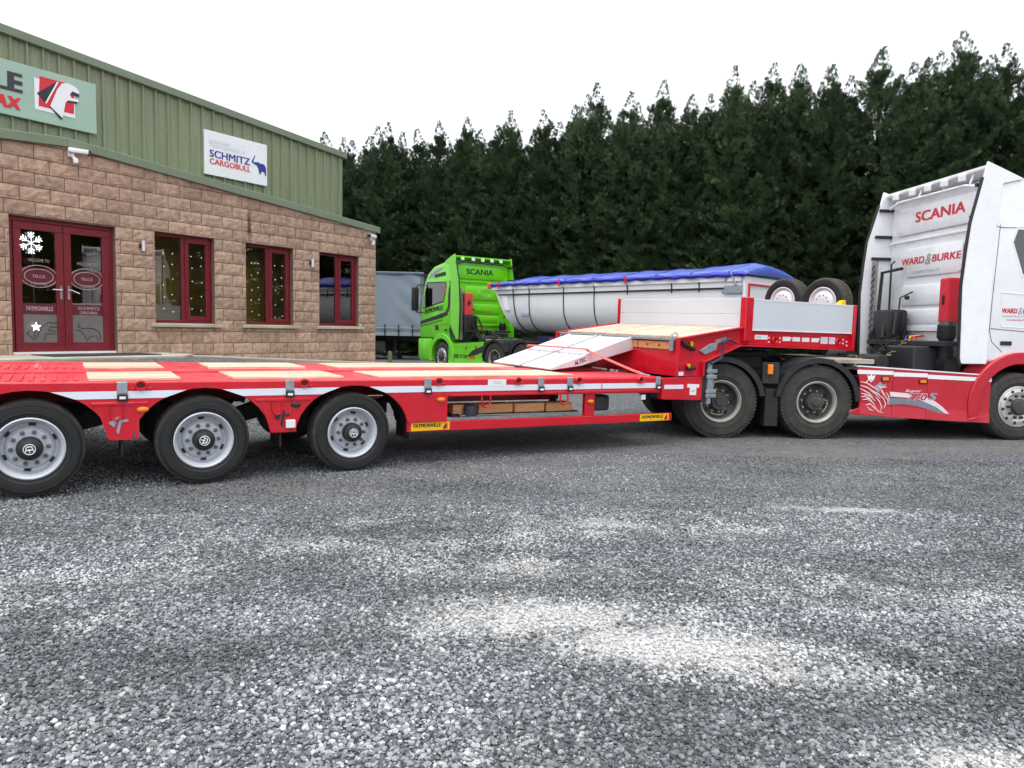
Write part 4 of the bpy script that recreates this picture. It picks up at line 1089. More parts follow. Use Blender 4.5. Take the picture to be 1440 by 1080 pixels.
mb = MB(); mb.lathe([(.0001,.50),(.05,.50),(.10,.53),(.03,.66),(.03,.76),(.0001,.76)], (2.84, .55, 0), 14, 'z'); mb.build('support_foot', DARK, trailer, smooth=True)
MB().box(3.42, 3.68, .42, .62, .47, .68).build('air_tank', mat('grey_tank', (.07,.075,.08), .5), trailer, bevel=.04, seg=3, smooth=True)
# stake clips, lashing rings, lights on the rail
def clip(x, z):
    mb = MB(); mb.box(x-.042, x+.042, -.016, -.001, z-.05, z+.055); mb.build('stake_clip', GALV, trailer, bevel=.005)
    o = MB().box(x-.042, x+.042, -.030, -.0165, z-.115, z-.052).build('clip_latch', BLACK, trailer, bevel=.010, seg=2)
    MB().box(x-.024, x+.024, -.034, -.0305, z-.095, z-.072).build('latch_label', WHITE, o)
def ring(x, z):
    mb = MB(); mb.tube([(x+.045*math.cos(2*math.pi*i/16), -.012, z+.036*math.sin(2*math.pi*i/16)) for i in range(16)], .013, 6, closed=True); mb.tube([(x+.05, -.008, z-.03), (x+.085, -.006, z-.026)], .010, 6); mb.tube([(x-.05, -.008, z-.03), (x-.075, -.006, z-.028)], .010, 6)
    r_ = mb.build('lashing_ring', RED, trailer, smooth=True)
    mb = MB(); mb.lathe([(.036, -.004), (.036, -.009), (.0001, -.009)], (x, 0, z), 16); mb.build('ring_socket', mat('dark_socket', (.06,.008,.012), .6), r_)
for x in (-2.11, -.66, .815, 2.28, 2.70, 4.12): clip(x, .915-.004*max(0, x-.3))
for x in (-1.965, -.52, .945, 1.96, 2.83, 3.82): ring(x, .936-.006*max(0, x-.3))
for x, z in ((-1.95, .722), (-.60, .722), (.98, .735), (3.045, .655)):
    mb = MB(); M = Matrix.Translation((x, -.012, z)); mb.lathe([(.05,.012),(.045,-.004),(.02,-.012),(.0001,-.013)], n=20); me = mb.mesh('marker_lamp', AMB if x != -.60 else BLACK, smooth=True)
    for v in me.vertices: v.co.z *= .5
    o = link('marker_lamp', me, trailer); o.matrix_local = Matrix.Translation((x, -.014 if x < 3 else .01, z))
MB().box(1.56, 1.80, -.006, -.002, .868, .948).build('type_plate', WHITE, trailer)
text('MAX', (1.63, -.0075, .915), '-y', .10, .010, REDINK, trailer); text('Luxembourg', (1.62, -.0075, .895), '-y', .12, .012, REDINK, trailer)
MB().box(-.70, -.61, -.045, -.014, .50, .58).build('work_lamp', WHITE, trailer, bevel=.006)
MB().box(3.87, 3.94, .02, .035, .655, .72).build('side_label', WHITE, trailer)
for xa in (-.74, -2.20):          # small arrow emblem cut-outs in the pockets
    decal([[(-.09,.03),(-.01,.09),(-.045,-.01)], [(-.03,-.05),(0,.09),(.02,.09),(.01,.05),(.06,.06),(.07,.04),(.012,.03),(-.01,-.07)]], (xa+(.02 if xa > -1 else .07), -.002, .58), '-y', INK if xa > -1 else GREYINK, trailer)
# tail end
MB().box(-4.42, -4.36, .02, W_-.02, .55, .95).build('tail_board', RED, trailer, bevel=.006)
for y in (.12, W_-.42): MB().box(-4.445, -4.425, y, y+.30, .60, .72).build('tail_lamp', mat('red_lens', (.35,.01,.01), .25), trailer, bevel=.004)
# front block and gooseneck
for y0, y1 in ((-.03, .06), (W_-.06, W_+.03)):
    MB().prism([(4.18, .935), (4.18, .655), (4.55, .640), (4.90, .625), (4.90, .95)], y0, y1).build('front_block', RED, trailer, bevel=.006)
for s_, (y0, y1) in enumerate(((.0, .035), (W_-.035, W_))):
    MB().prism([(4.43, .953), (4.43, 1.455), (5.58, 1.622), (8.17, 1.585), (8.17, 1.36), (5.62, 1.40), (4.905, 1.16), (4.905, .953)], y0, y1).build('neck_web', RED, trailer, bevel=.003)
    o0, o1 = (-.06, -.001) if s_ == 0 else (W_+.001, W_+.06)
    fl = MB(); 
    for (ax, az), (bx, bz) in (((4.40, 1.457), (5.62, 1.636)), ((4.885, 1.145), (5.60, 1.385)), ((5.601, 1.383), (8.18, 1.343))):
        fl.hexa([(ax, o0, az-.012), (bx, o0, bz-.012), (bx, o1, bz-.012), (ax, o1, az-.012), (ax, o0, az+.012), (bx, o0, bz+.012), (bx, o1, bz+.012), (ax, o1, az+.012)])
    fl.box(4.40, 4.425, o0, o1, .96, 1.455); fl.box(4.88, 4.903, o0, o1, .955, 1.15)
    fl.build('neck_flange', RED, trailer, bevel=.003)
    MB().box(5.64, 5.80, o0-.004, y1+.01, 1.44, 2.065).build('stanchion', RED, trailer, bevel=.01)
    MB().box(5.805, 8.12, y0-.03 if s_ == 0 else y0+.02, y0-.002 if s_ == 0 else y0+.048, 1.595, 2.04).build('side_board', ALU, trailer, bevel=.003)
    mb = MB(); yb = y0-.034 if s_ == 0 else y0+.015
    for z in (1.598, 2.028): mb.box(5.806, 8.119, yb, yb+.034, z, z+.018)
    mb.build('board_edging', WHITE, trailer)
    MB().box(8.121, 8.18, o0, y1, 1.36, 2.05).build('corner_post', RED, trailer, bevel=.006)
# neck plates: cross walls, floors
MB().box(4.45, 4.50, .04, W_-.04, .955, 1.30).build('step_wall', RED, trailer)
MB().box(4.66, 4.70, .04, W_-.04, 1.30, 1.42).build('step_pocket', DARK, trailer)
mb = MB(); mb.box(4.40, 4.70, .06, W_-.06, 1.425, 1.462); mb.box(4.40, 4.44, .06, .13, 1.29, 1.424); mb.box(4.40, 4.44, W_-.13, W_-.06, 1.29, 1.424); mb.build('step_edge', GALV, trailer, bevel=.004)
for (a, b) in ((.14, .78), (.80, 1.36), (1.38, 1.94), (1.96, 2.60)):
    tb = MB().box(4.425, 4.57, a, b, 1.305, 1.412).build('step_timber', WOOD2, trailer, bevel=.005)
    mb = MB(); mb.tube([(4.426, a+.2, 1.36), (4.418, a+.2, 1.36)], .014, 8); mb.tube([(4.426, b-.2, 1.36), (4.418, b-.2, 1.36)], .014, 8); mb.build('bolt', DARK, tb)
npl = 13
for k in range(npl):
    y0 = .06+(W_-.12)*k/npl; y1 = .06+(W_-.12)*(k+1)/npl-.004
    mb = MB(); mb.hexa([(4.56, y0, 1.463), (5.64, y0, 1.612), (5.64, y1, 1.612), (4.56, y1, 1.463), (4.56, y0, 1.487), (5.64, y0, 1.636), (5.64, y1, 1.636), (4.56, y1, 1.487)])
    mb.build('slope_plank', WOOD, trailer, bevel=.003)
MB().box(5.65, 8.16, .04, W_-.04, 1.53, 1.59).build('neck_floor', RED2, trailer)
for z0, z1 in ((1.60, 1.822), (1.828, 2.05)): MB().box(5.66, 5.69, .052, W_-.052, z0, z1).build('cross_board', ALU, trailer, bevel=.004)
MB().box(8.13, 8.17, .04, W_-.04, 1.595, 1.66).build('front_board', RED, trailer)
MB().box(4.9, 8.1, .95, 1.80, 1.30, 1.52).build('neck_beam', RED2, trailer, bevel=.01)
mb = MB(); mb.lathe([(.0001, 1.29), (.42, 1.29), (.42, 1.31), (.0001, 1.31)], (6.75, 1.375, 0), 30, 'z'); mb.build('rubbing_plate', DARK, trailer)
mb = MB(); mb.tube([(4.47+.05*math.cos(2*math.pi*i/16), .10, 1.505+.03*math.sin(2*math.pi*i/16)) for i in range(16)], .008, 6, closed=True); mb.build('lashing_eye', GALV, trailer, smooth=True)
# placards and rings on the neck web
for xa, w, h, z in ((5.92, .27, .065, 1.475), (6.52, .17, .062, 1.46), (6.74, .17, .062, 1.458), (6.96, .17, .062, 1.455), (7.18, .17, .062, 1.452), (7.40, .17, .105, 1.43), (7.60, .15, .105, 1.43)):
    p = MB().box(xa, xa+w, -.006, -.001, z, z+h).build('placard', WHITE if h < .1 else ALU, trailer)
    if xa < 6: text('ADR', (xa+.03, -.0075, z+.022), '-y', .10, .018, INK, trailer)
for x in (6.34, 7.82):
    mb = MB(); mb.tube([(x+.05*math.cos(2*math.pi*i/14), -.014, 1.47+.045*math.sin(2*math.pi*i/14)) for i in range(14)], .012, 6, closed=True); mb.build('lashing_ring', RED, trailer, smooth=True)
mb = MB()
for x, z in ((6.22,1.50),(6.22,1.44),(6.46,1.50),(6.46,1.44),(6.70,1.50),(7.36,1.50),(7.72,1.51),(7.72,1.44),(7.95,1.50),(7.95,1.44),(8.04,1.47),(8.05,1.41)): mb.lathe([(.014,-.001),(.012,-.010),(.0001,-.010)], (x, 0, z), 8)
mb.build('rivets', WHITE, trailer)
# valves, levers and hose in the neck side
mb = MB(); mb.tube([(4.98, -.05, 1.17), (5.02, -.06, 1.13), (5.2, -.06, 1.20), (5.24, -.06, 1.32), (5.22, -.06, 1.42), (5.34, -.06, 1.47), (5.5, -.06, 1.41)], .018, 8); mb.build('crank_handle', mat('dark_blue_grip', (.03,.04,.08), .5), trailer, smooth=True)
MB().prism([(4.82,1.30),(5.02,1.40),(5.16,1.42),(5.14,1.32),(4.93,1.25)], -.03, -.004).build('crank_bracket', GALV, trailer, bevel=.004)
MB().prism([(5.12,1.45),(5.34,1.50),(5.36,1.44),(5.14,1.40)], -.012, -.003).build('crank_plate', GALV, trailer, bevel=.003)
mb = MB(); mb.tube([(4.50, -.02, 1.40), (4.72, -.03, 1.32)], .03, 10); mb.build('grease_gun', BLACK, trailer, smooth=True)
for x, z in ((4.66, 1.395), (4.63, 1.095)):
    mb = MB(); mb.lathe([(.0001,-.05),(.022,-.05),(.022,.0),(.030,.02),(.0001,.03)], (x, -.03, z), 12, 'z'); mb.build('valve_knob', YELL, trailer, smooth=True)
mb = MB(); mb.tube([(4.60, -.03, 1.06), (4.74, -.03, 1.07)], .028, 10); mb.build('valve_body', BLACK, trailer, smooth=True)
MB().box(4.44, 4.56, -.012, -.002, .965, 1.015).build('valve_label', WHITE, trailer)
mb = MB(); mb.lathe([(.035,.0),(.035,-.004),(.0001,-.004)], (4.47, -.001, 1.06), 14); mb.build('cable_port', BLACK, trailer)
# hinge bracket at the end of the block and the T plate
mb = MB(); mb.box(4.99, 5.06, -.05, .02, .57, 1.14); mb.box(5.06, 5.13, -.03, .01, .70, 1.0)
for z in (.72, .92, .66, 1.0): mb.box(4.96, 5.15, -.06, -.03, z, z+.05)
mb.build('hinge_bracket', GALV, trailer, bevel=.006)
MB().box(4.905, 4.99, -.02, .05, .60, 1.12).build('hinge_plate', DARK, trailer)
MB().prism([(4.62,.855),(4.84,.845),(4.84,.80),(4.79,.80),(4.79,.70),(4.67,.705),(4.67,.805),(4.62,.805)], -.036, -.0315).build('warning_label', WHITE, trailer)
text('STOP', (4.69, -.0375, .745), '-y', .07, .025, REDINK, trailer)

# loose ramps lying from the deck up to the step, with their strap
RAMPX0, RAMPX1, RZ0, RZ1 = 3.02, 4.42, 1.0, 1.445
def ramp(y0, y1, label, txt):
    o = empty('loading_ramp', TM); L_ = math.hypot(RAMPX1-RAMPX0, RZ1-RZ0); a = math.atan2(RZ1-RZ0, RAMPX1-RAMPX0)
    def Pt(u, y, v): return (RAMPX0+u*math.cos(a)-v*math.sin(a), y, RZ0-.02+u*math.sin(a)+v*math.cos(a))
    mb = MB(); q = lambda u0, u1, v0, v1, ya, yb: mb.hexa([Pt(u0,ya,v0),Pt(u1,ya,v0),Pt(u1,yb,v0),Pt(u0,yb,v0),Pt(u0,ya,v1),Pt(u1,ya,v1),Pt(u1,yb,v1),Pt(u0,yb,v1)])
    q(0, L_, -.002, .016, y0, y1); mb.build('tread_plate', RAW, o, bevel=.003)
    for ya, yb in ((y0-.001, y0+.03), (y1-.03, y1+.001)):
        mb = MB(); mb.add([Pt(-.0,ya,-.004),Pt(.5,ya,-.10),Pt(L_,ya,-.16),Pt(L_,ya,.03),Pt(0,ya,.022),Pt(-.0,yb,-.004),Pt(.5,yb,-.10),Pt(L_,yb,-.16),Pt(L_,yb,.03),Pt(0,yb,.022)], [(0,1,2,3,4),(9,8,7,6,5),(0,5,6,1),(1,6,7,2),(2,7,8,3),(3,8,9,4),(4,9,5,0)])
        mb.build('side_beam', RAW, o, bevel=.004)
    mb = MB()
    for i in range(11):
        for j in range(3):
            u = .10+i*.125; y = y0+.12+(y1-y0-.24)*j/2
            c = Vector(Pt(u, y, .017)); mb.hexa([Pt(u-.012,y-.008,.016),Pt(u+.012,y-.008,.016),Pt(u+.012,y+.008,.016),Pt(u-.012,y+.008,.016),Pt(u-.010,y-.005,.021),Pt(u+.010,y-.005,.021),Pt(u+.010,y+.005,.021),Pt(u-.010,y+.005,.021)])
    s_ = mb.build('tread_studs', mat('stud_grey', srgb(150,152,156), .5, .4), o)  # studs in a flat grey, darker than the tread plate
    if txt:
        t = text('ALTEC', (0, 0, 0), '-y', .21, .055, INK, o, shear=.2, bold=.02); c = Pt(.40, y0-.004, -.062)
        t.matrix_local = face_matrix(c, '-y', a)
    tag(o, label, 'ramp', 'aluminium ramps stowed on the red deck')
ramp(.90, 1.62, 'aluminium loading ramp with black lettering, nearer one of the pair on the deck', True)
ramp(1.70, 2.42, 'aluminium loading ramp behind the lettered one on the red deck', False)
sp = empty('ratchet_strap', TM); mb = MB()
pth = [(4.06, .22, .96), (3.98, .40, 1.02), (3.64, .885, 1.235), (3.60, .89, 1.262), (3.60, 1.7, 1.262), (3.62, 2.43, 1.25), (3.9, 2.62, .97)]
vs = []; fs = []
for i, p in enumerate(pth): vs += [(p[0]-.022, p[1], p[2]-.006), (p[0]+.022, p[1], p[2]+.008), (p[0]+.022, p[1], p[2]+.014), (p[0]-.022, p[1], p[2])]
for i in range(len(pth)-1):
    for k in range(4): fs.append((4*i+k, 4*i+(k+1) % 4, 4*i+4+(k+1) % 4, 4*i+4+k))
fs += [(0,1,2,3), (4*len(pth)-1, 4*len(pth)-2, 4*len(pth)-3, 4*len(pth)-4)]
mb.add(vs, fs); mb.build('webbing', STRAP, sp)
mb = MB(); mb.tube([(4.02, .30, 1.0), (4.08, .22, .965), (4.12, .16, .955)], .012, 6); mb.build('hook', GALV, sp, smooth=True)
tag(sp, 'salmon pink ratchet strap over the aluminium ramps', 'strap')
# spare wheels carried upright on the neck
def spare(x, y, z, label):
    P = wheel_meshes('spare'); o = empty('spare_wheel', TM @ Matrix.Translation((x, y, z)) @ Matrix.Rotation(R(-90), 4, 'Z') @ Matrix.Rotation(.5, 4, 'Y'))
    for nm, me in P: link(nm, me, o)
    tag(o, label, 'spare wheel', 'spare wheels on the trailer neck')
spare(7.93, .41, 2.085, 'white-rimmed spare wheel on the neck, nearer the white cab')
spare(7.93, 1.19, 2.10, 'white-rimmed spare wheel on the neck, farther from the white cab')
cr_ = MB(); cr_.box(7.9, 8.12, .08, 1.65, 1.592, 1.69); cr_.build('wheel_cradle', DARK, trailer)
ck = empty('wheel_chock', TM @ Matrix.Translation((7.85, .02, 2.02)))
MB().prism([(-.12, 0), (.10, 0), (.08, .10), (.02, .09)], -.04, .05).build('chock_body', YELL, ck, bevel=.008)
tag(ck, 'yellow wheel chock hung on the white side board', 'chock')

# ================================================================ tractor units
def arc_band(mb, xc, zc, r0, r1, a0, a1, y0, y1, n=18):
    vs = []
    for i in range(n+1):
        a = a0+(a1-a0)*i/n; c, s = math.cos(a), math.sin(a)
        vs += [(xc+r0*c, y0, zc+r0*s), (xc+r1*c, y0, zc+r1*s), (xc+r1*c, y1, zc+r1*s), (xc+r0*c, y1, zc+r0*s)]
    fs = []
    for i in range(n):
        for k in range(4): fs.append((4*i+k, 4*i+(k+1) % 4, 4*i+4+(k+1) % 4, 4*i+4+k))
    fs += [(0,1,2,3), (4*n+3,4*n+2,4*n+1,4*n)]
    mb.add(vs, fs)
def sk_top(x): return 1.062-.0545*(x-1.94)
def sk_bot(x): return .362-.065*(x-1.99) if x < 2.55 else .325-.050*(x-2.55)
def tractor(M, body, skirt, accent, stripe_m):
    t = empty('tractor_unit', M)
    for s in (-1, 1): MB().box(-.95, 5.6, s*.42-.05, s*.42+.05, .72, .98).build('chassis_rail', DARK, t, bevel=.01)
    mb = MB()
    for x in (0, 1.42): mb.tube([(x, -.95, .535), (x, .95, .535)], .10, 12); mb.lathe([(.0001,-.2),(.2,-.15),(.24,0),(.2,.15),(.0001,.2)], (x, 0, .535), 16)
    mb.tube([(4.52, -.9, .45), (4.52, .9, .45)], .07, 10); mb.build('axle', DARK, t, smooth=True)
    MB().box(2.1, 3.9, -1.05, 1.05, .40, .90).build('fuel_tank', DARK, t, bevel=.05, seg=2, smooth=True)
    MB().box(3.9, 5.7, -.45, .45, .55, 1.1).build('engine', DARK, t, bevel=.05)
    MB().box(-.95, -.85, -1.15, 1.15, .55, .85).build('rear_crossbar', DARK, t, bevel=.02)
    for s in (-1, 1):
        for x in (0, 1.425): wheel(t, x, s*1.24, .535, 'drive', s > 0)
        wheel(t, 4.52, s*1.235, .497, 'steer', s > 0)
        y0, y1 = (s*1.26, s*.62) if s < 0 else (.62, 1.26)
        mb = MB(); arc_band(mb, 0, .535, .600, .632, R(8), R(118), y0, y1); mb.build('mudguard', BLACK, t, smooth=True)
        mb = MB(); arc_band(mb, 1.425, .535, .600, .632, R(2), R(172), y0, y1); mb.build('mudguard', BLACK, t, smooth=True)
        ye = (s*1.272, s*1.22) if s < 0 else (1.22, 1.272)
        mb = MB(); arc_band(mb, 0, .535, .565, .640, R(8), R(118), *ye); arc_band(mb, 1.425, .535, .565, .640, R(2), R(172), *ye); mb.build('mudguard_edge', BLACK, t, smooth=True)
        MB().box(.60, .84, ye[0]+.03, ye[0]+.09, .80, 1.10).build('lamp_bracket', DARK, t)
        MB().box(.66, .74, ye[0]-.006 if s < 0 else ye[1]-.02, ye[0]+.02 if s < 0 else ye[1]+.006, .93, 1.07).build('marker_lamp', AMB, t, bevel=.008)
        MB().box(.66, .86, y0+.04, y1-.04, .18, .72).build('mud_flap', BLACK, t, bevel=.01)
        # side skirt in three panels
        ys = (s*1.245, s*1.215) if s < 0 else (1.215, 1.245)
        for i, (a, b) in enumerate(((1.955, 2.555), (2.559, 3.08), (3.084, 4.075))):
            p = [(a, sk_bot(a)), (b, sk_bot(b)), (b, sk_top(b)), (a, sk_top(a))]
            if i == 0: p = [(1.90, .405), (1.99, sk_bot(1.99)), (b, sk_bot(b)), (b, sk_top(b)), (2.0, sk_top(2.0)), (2.06, .8), (2.06, .46)]
            MB().prism(p, *ys).build('side_skirt', skirt, t, bevel=.006)
            # folded lower crease
            mb = MB(); yo = ys[0] if s < 0 else ys[1]
            mb.hexa([(a+.11 if i == 0 else a, yo+s*.012, sk_bot(a)+.004), (b, yo+s*.012, sk_bot(b)+.004), (b, yo-s*.001, sk_bot(b)+.004), (a+.11 if i == 0 else a, yo-s*.001, sk_bot(a)+.004),
                     (a+.11 if i == 0 else a, yo+s*.002, sk_bot(a)+.17), (b, yo+s*.002, sk_bot(b)+.15), (b, yo-s*.001, sk_bot(b)+.15), (a+.11 if i == 0 else a, yo-s*.001, sk_bot(a)+.17)])
            mb.build('skirt_crease', skirt, t)
            a2 = 2.01 if i == 0 else a; yo2 = (s*1.2495, s*1.2455) if s < 0 else (1.2455, 1.2495)
            MB().prism([(a2, sk_top(a2)-.105), (b, sk_top(b)-.085), (b, sk_top(b)-.03), (a2, sk_top(a2)-.045)], *yo2).build('skirt_stripe', stripe_m, t)
            mb = MB(); mb.hexa([(a2, s*1.10, sk_top(a2)+.001), (b, s*1.10, sk_top(b)+.001), (b, s*1.248, sk_top(b)+.001), (a2, s*1.248, sk_top(a2)+.001), (a2, s*1.10, sk_top(a2)+.018), (b, s*1.10, sk_top(b)+.018), (b, s*1.248, sk_top(b)+.018), (a2, s*1.248, sk_top(a2)+.018)])
            mb.build('skirt_cap', stripe_m, t)
        for x in (2.435, 3.012):
            z = sk_top(x)-.15; fr_ = MB().box(x-.065, x+.065, *((s*1.2575, s*1.2455) if s < 0 else (1.2455, 1.2575)), z-.036, z+.036).build('marker_lamp', BLACK, t, bevel=.008)
            MB().box(x-.046, x+.046, *((s*1.2635, s*1.258) if s < 0 else (1.258, 1.2635)), z-.022, z+.022).build('lamp_lens', AMB, fr_, bevel=.005)
        # front wheel arch and step
        mb = MB(); arc_band(mb, 4.52, .50, .625, .80, R(-14), R(194), *((s*1.275, s*.85) if s < 0 else (.85, 1.275)), n=24); mb.build('wheel_arch', accent, t, bevel=.012, smooth=True)
    MB().prism([(5.24,.34),(5.95,.30),(6.10,.46),(6.12,1.10),(5.24,1.12)], -1.25, 1.25).build('bumper', accent, t, bevel=.05, seg=2, smooth=True)
    for s in (-1, 1): MB().box(6.08, 6.135, s*.95-.22, s*.95+.22, .72, .90).build('headlight', mat('headlight_glass', (.7,.72,.75), .1, .3), t, bevel=.03, seg=2)
    MB().box(6.085, 6.13, -.62, .62, .48, 1.05).build('grille', BLACK, t, bevel=.02)
    # cab shell
    cab = MB().prism([(3.90,1.14),(3.93,3.74),(4.02,3.86),(4.40,3.79),(5.10,3.66),(5.52,3.42),(5.70,3.15),(5.80,2.92),(6.02,1.86),(6.06,1.14)], -1.225, 1.225).build('cab_body', body, t, bevel=.06, seg=3, smooth=True)
    MB().prism([(5.775,2.90),(5.80,2.92),(6.035,1.88),(6.01,1.86)], -1.06, 1.06).build('windscreen', DGLASS, cab)
    for s in (-1, 1):
        yo = lambda d: s*(1.225+d)
        yy = lambda a, b: (min(yo(a), yo(b)), max(yo(a), yo(b)))
        # door outline, window and handle
        wpoly = [(4.29,2.90),(4.35,3.08),(5.55,3.08),(5.70,2.62),(5.78,2.22),(5.45,2.26),(4.95,2.36),(4.47,2.44)]
        MB().prism([(x+(.03 if x > 5 else -.035), z+(.03 if z > 2.7 else -.035)) for x, z in wpoly], *yy(.0005, .004)).build('window_rubber', BLACK if body is GREENT else WHITE, cab)
        MB().prism(wpoly, *yy(.0045, .008)).build('side_window', DGLASS, cab)
        mb = MB()
        for pl in ([(4.07,3.14),(4.02,2.07),(4.005,1.62),(4.05,1.45),(4.22,1.30)], [(4.02,1.64),(4.6,1.60),(5.8,1.58)], [(3.98,3.13),(4.08,3.10),(5.6,3.13)], [(3.95,1.60),(4.005,1.62)]):
            mb.tube([(x, yo(.0), z) for x, z in pl], .006, 4)
        mb.build('door_seam', mat('panel_gap', (.10,.10,.105), .6), cab, fix=False)
        mb = MB(); mb.tube([(4.15, yo(.004), 2.17), (4.16, yo(.004), 1.70), (4.2, yo(.004), 1.67), (5.1, yo(.004), 1.64), (5.1, yo(.004), 2.1), (4.15, yo(.004), 2.17)], .004, 4); mb.build('pressed_panel', body, cab, fix=False)
        MB().box(4.18, 4.36, *yy(.002, .02), 1.40, 1.46).build('door_handle', BLACK, cab, bevel=.008)
        # side deflector with rubber trailing edge
        dpoly = [(3.565,1.12),(3.53,2.24),(3.61,3.15),(3.76,3.83),(3.805,4.03),(4.06,3.93),(4.38,3.80),(4.06,3.72),(3.99,3.0),(3.98,1.12)]
        if s > 0: dpoly = [(x-(.11 if x < 3.7 else .05 if x < 3.82 else 0), z) for x, z in dpoly]
        d = MB().prism(dpoly, *yy(-.012, .024)).build('side_deflector', body, t, bevel=.008)
        mb = MB(); mb.tube([(x-.012-(.10 if s > 0 else 0)*(1 if z < 3.3 else .6), yo(.006), z) for x, z in ((3.60,1.10),(3.555,1.2),(3.525,2.24),(3.565,2.8),(3.605,3.15),(3.755,3.80))], .022, 8); mb.build('edge_rubber', BLACK, d, smooth=True)
        for z in (3.70, 3.24, 2.86):
            mb = MB(); mb.box(3.58+(z-2.9)*.12, 3.95, *yy(-.06, -.02), z-.025, z+.025); mb.build('deflector_strut', BLACK, d, bevel=.006)
        # mirrors
        mr = MB().box(5.80, 5.98, *yy(.18, .42), 2.10, 2.95).build('mirror', BLACK, t, bevel=.05, seg=3, smooth=True)
        mb = MB(); mb.tube([(5.74, yo(-.02), 3.02), (5.85, yo(.18), 3.05), (5.9, yo(.3), 2.9)], .025, 8); mb.tube([(5.8, yo(-.02), 2.05), (5.88, yo(.2), 2.05), (5.9, yo(.3), 2.15)], .022, 8); mb.build('mirror_arm', BLACK, mr, smooth=True)
    # roof deflector and the rail of work lamps
    mb = MB(); mb.hexa([(3.80,-1.205,3.93),(4.42,-1.205,3.765),(4.42,1.205,3.765),(3.80,1.205,3.93),(3.80,-1.205,3.985),(4.42,-1.205,3.80),(4.42,1.205,3.80),(3.80,1.205,3.985)])
    mb.build('roof_deflector', body, t, bevel=.01)
    mb = MB(); mb.tube([(3.82, -1.1, 3.70), (3.80, -.8, 3.765), (3.80, .8, 3.78), (3.82, 1.1, 3.72)], .025, 8)
    for y in (-.9, -.3, .3, .9): mb.tube([(3.80, y, 3.77), (3.86, y, 3.93)], .018, 6)
    mb.build('roof_rail', stripe_m if body is not GREENT else BLACK, t, smooth=True)
    for y in (-.75, -.35, .05, .45, .9):
        l = MB().box(3.75, 3.81, y-.06, y+.06, 3.83, 3.93).build('work_lamp', WHITE, t, bevel=.01)
    # pressed panels on the back wall
    mb = MB()
    for z in (3.13,): mb.box(3.885, 3.902, -1.18, 1.18, z-.03, z+.012)
    mb.build('back_ridge', body, cab, bevel=.006)
    for (ya, yb, za, zb) in ((-.78,.78,2.02,2.36), (-.70,.70,2.50,2.98), (-.80,.80,1.72,1.96), (-.95,1.0,3.22,3.68)):
        mb = MB(); q = .05; mb.prism([(ya+q,za),(yb-q,za),(yb,za+q),(yb,zb-q),(yb-q,zb),(ya+q,zb),(ya,zb-q),(ya,za+q)], 3.888, 3.905, 'x'); mb.build('pressed_panel', body, cab, bevel=.008, seg=2, smooth=True)
    MB().box(3.86, 3.90, -1.18, 1.18, 1.60, 1.66).build('back_sill', stripe_m, cab)
    # clutter between cab and coupling
    for s in (-1, 1):
        mb = MB(); mb.lathe([(.0001,1.15),(.10,1.15),(.11,1.25),(.10,1.45),(.13,1.50),(.13,1.68),(.08,1.74),(.0001,1.74)], (3.66, s*.78, 0), 16, 'z'); mb.box(3.55, 3.80, s*.78-.16, s*.78+.16, 1.0, 1.18); mb.build('cab_suspension', BLACK, t, smooth=True)
    MB().box(3.20, 3.66, -.70, .0, .98, 1.36).build('battery_box', mat('battery_box', (.03,.032,.036), .5), t, bevel=.03, seg=2)
    MB().box(3.45, 3.80, -1.0, 1.0, 1.36, 1.44).build('cross_beam', DARK, t, bevel=.01)
    rg = random.Random(9); mb = MB()
    for k in range(16):
        y = .35+rg.random()*.75; z0 = 1.05+rg.random()*.3; z1 = 1.5+rg.random()*.45; x = 3.5+rg.random()*.3
        mb.tube([(x, y, z0), (x-.1*rg.random(), y+rg.uniform(-.15,.15), (z0+z1)/2), (x+.05, y+rg.uniform(-.1,.1), z1)], .012+.018*rg.random(), 6)
    mb.build('hoses', BLACK, t, smooth=True)
    MB().box(3.52, 3.82, .42, .98, 1.12, 1.95).build('air_intake', BLACK, t, bevel=.05, seg=2, smooth=True)
    mb = MB(); mb.tube([(3.62, .95, 1.0), (3.64, 1.0, 2.0), (3.66, .98, 2.6), (3.85, .7, 2.66)], .03, 8); mb.tube([(3.60, 1.08, 1.0), (3.62, 1.08, 2.85)], .018, 8); mb.tube([(3.68, .50, 1.75), (3.72, .52, 2.15), (3.86, .40, 2.25)], .014, 8)
    mb.build('pipes', BLACK, t, smooth=True)
    MB().box(3.56, 3.60, 1.02, 1.14, 1.1, 2.8).build('mast', DUSTY, t)
    mb = MB()
    for k in range(12): z = 1.35+.115*k; mb.tube([(3.55, 1.03, z), (3.55, 1.13, z+.06), (3.55, 1.03, z+.115)], .008, 4)
    mb.build('mast_lattice', DARK, t, fix=False)
    for y in (-.98, .98):
        mb = MB(); mb.tube([(3.88, y, 1.9), (3.82, y, 1.95), (3.82, y, 2.75), (3.88, y, 2.8)], .016, 8); mb.build('grab_rail', BLACK, t, smooth=True)
    mb = MB()
    for k in range(14): u = k/13.; mb.tube([(3.45-.5*u, .55-.5*u+.08*math.cos(a), 1.30-.18*math.sin(3*u)+.05*math.sin(a)) for a in [i*.7 for i in range(10)]], .010, 4)
    mb.build('ribbed_hose', DARK, t, fix=False)
    mb = MB(); mb.lathe([(.0001,-.28),(.13,-.28),(.14,-.25),(.14,.25),(.13,.28),(.0001,.28)], (2.75, .55, 1.13), 18); mb.lathe([(.0001,-.28),(.11,-.28),(.12,-.25),(.12,.25),(.11,.28),(.0001,.28)], (2.75, -.35, 1.10), 18); mb.build('air_reservoir', DARK, t, smooth=True)
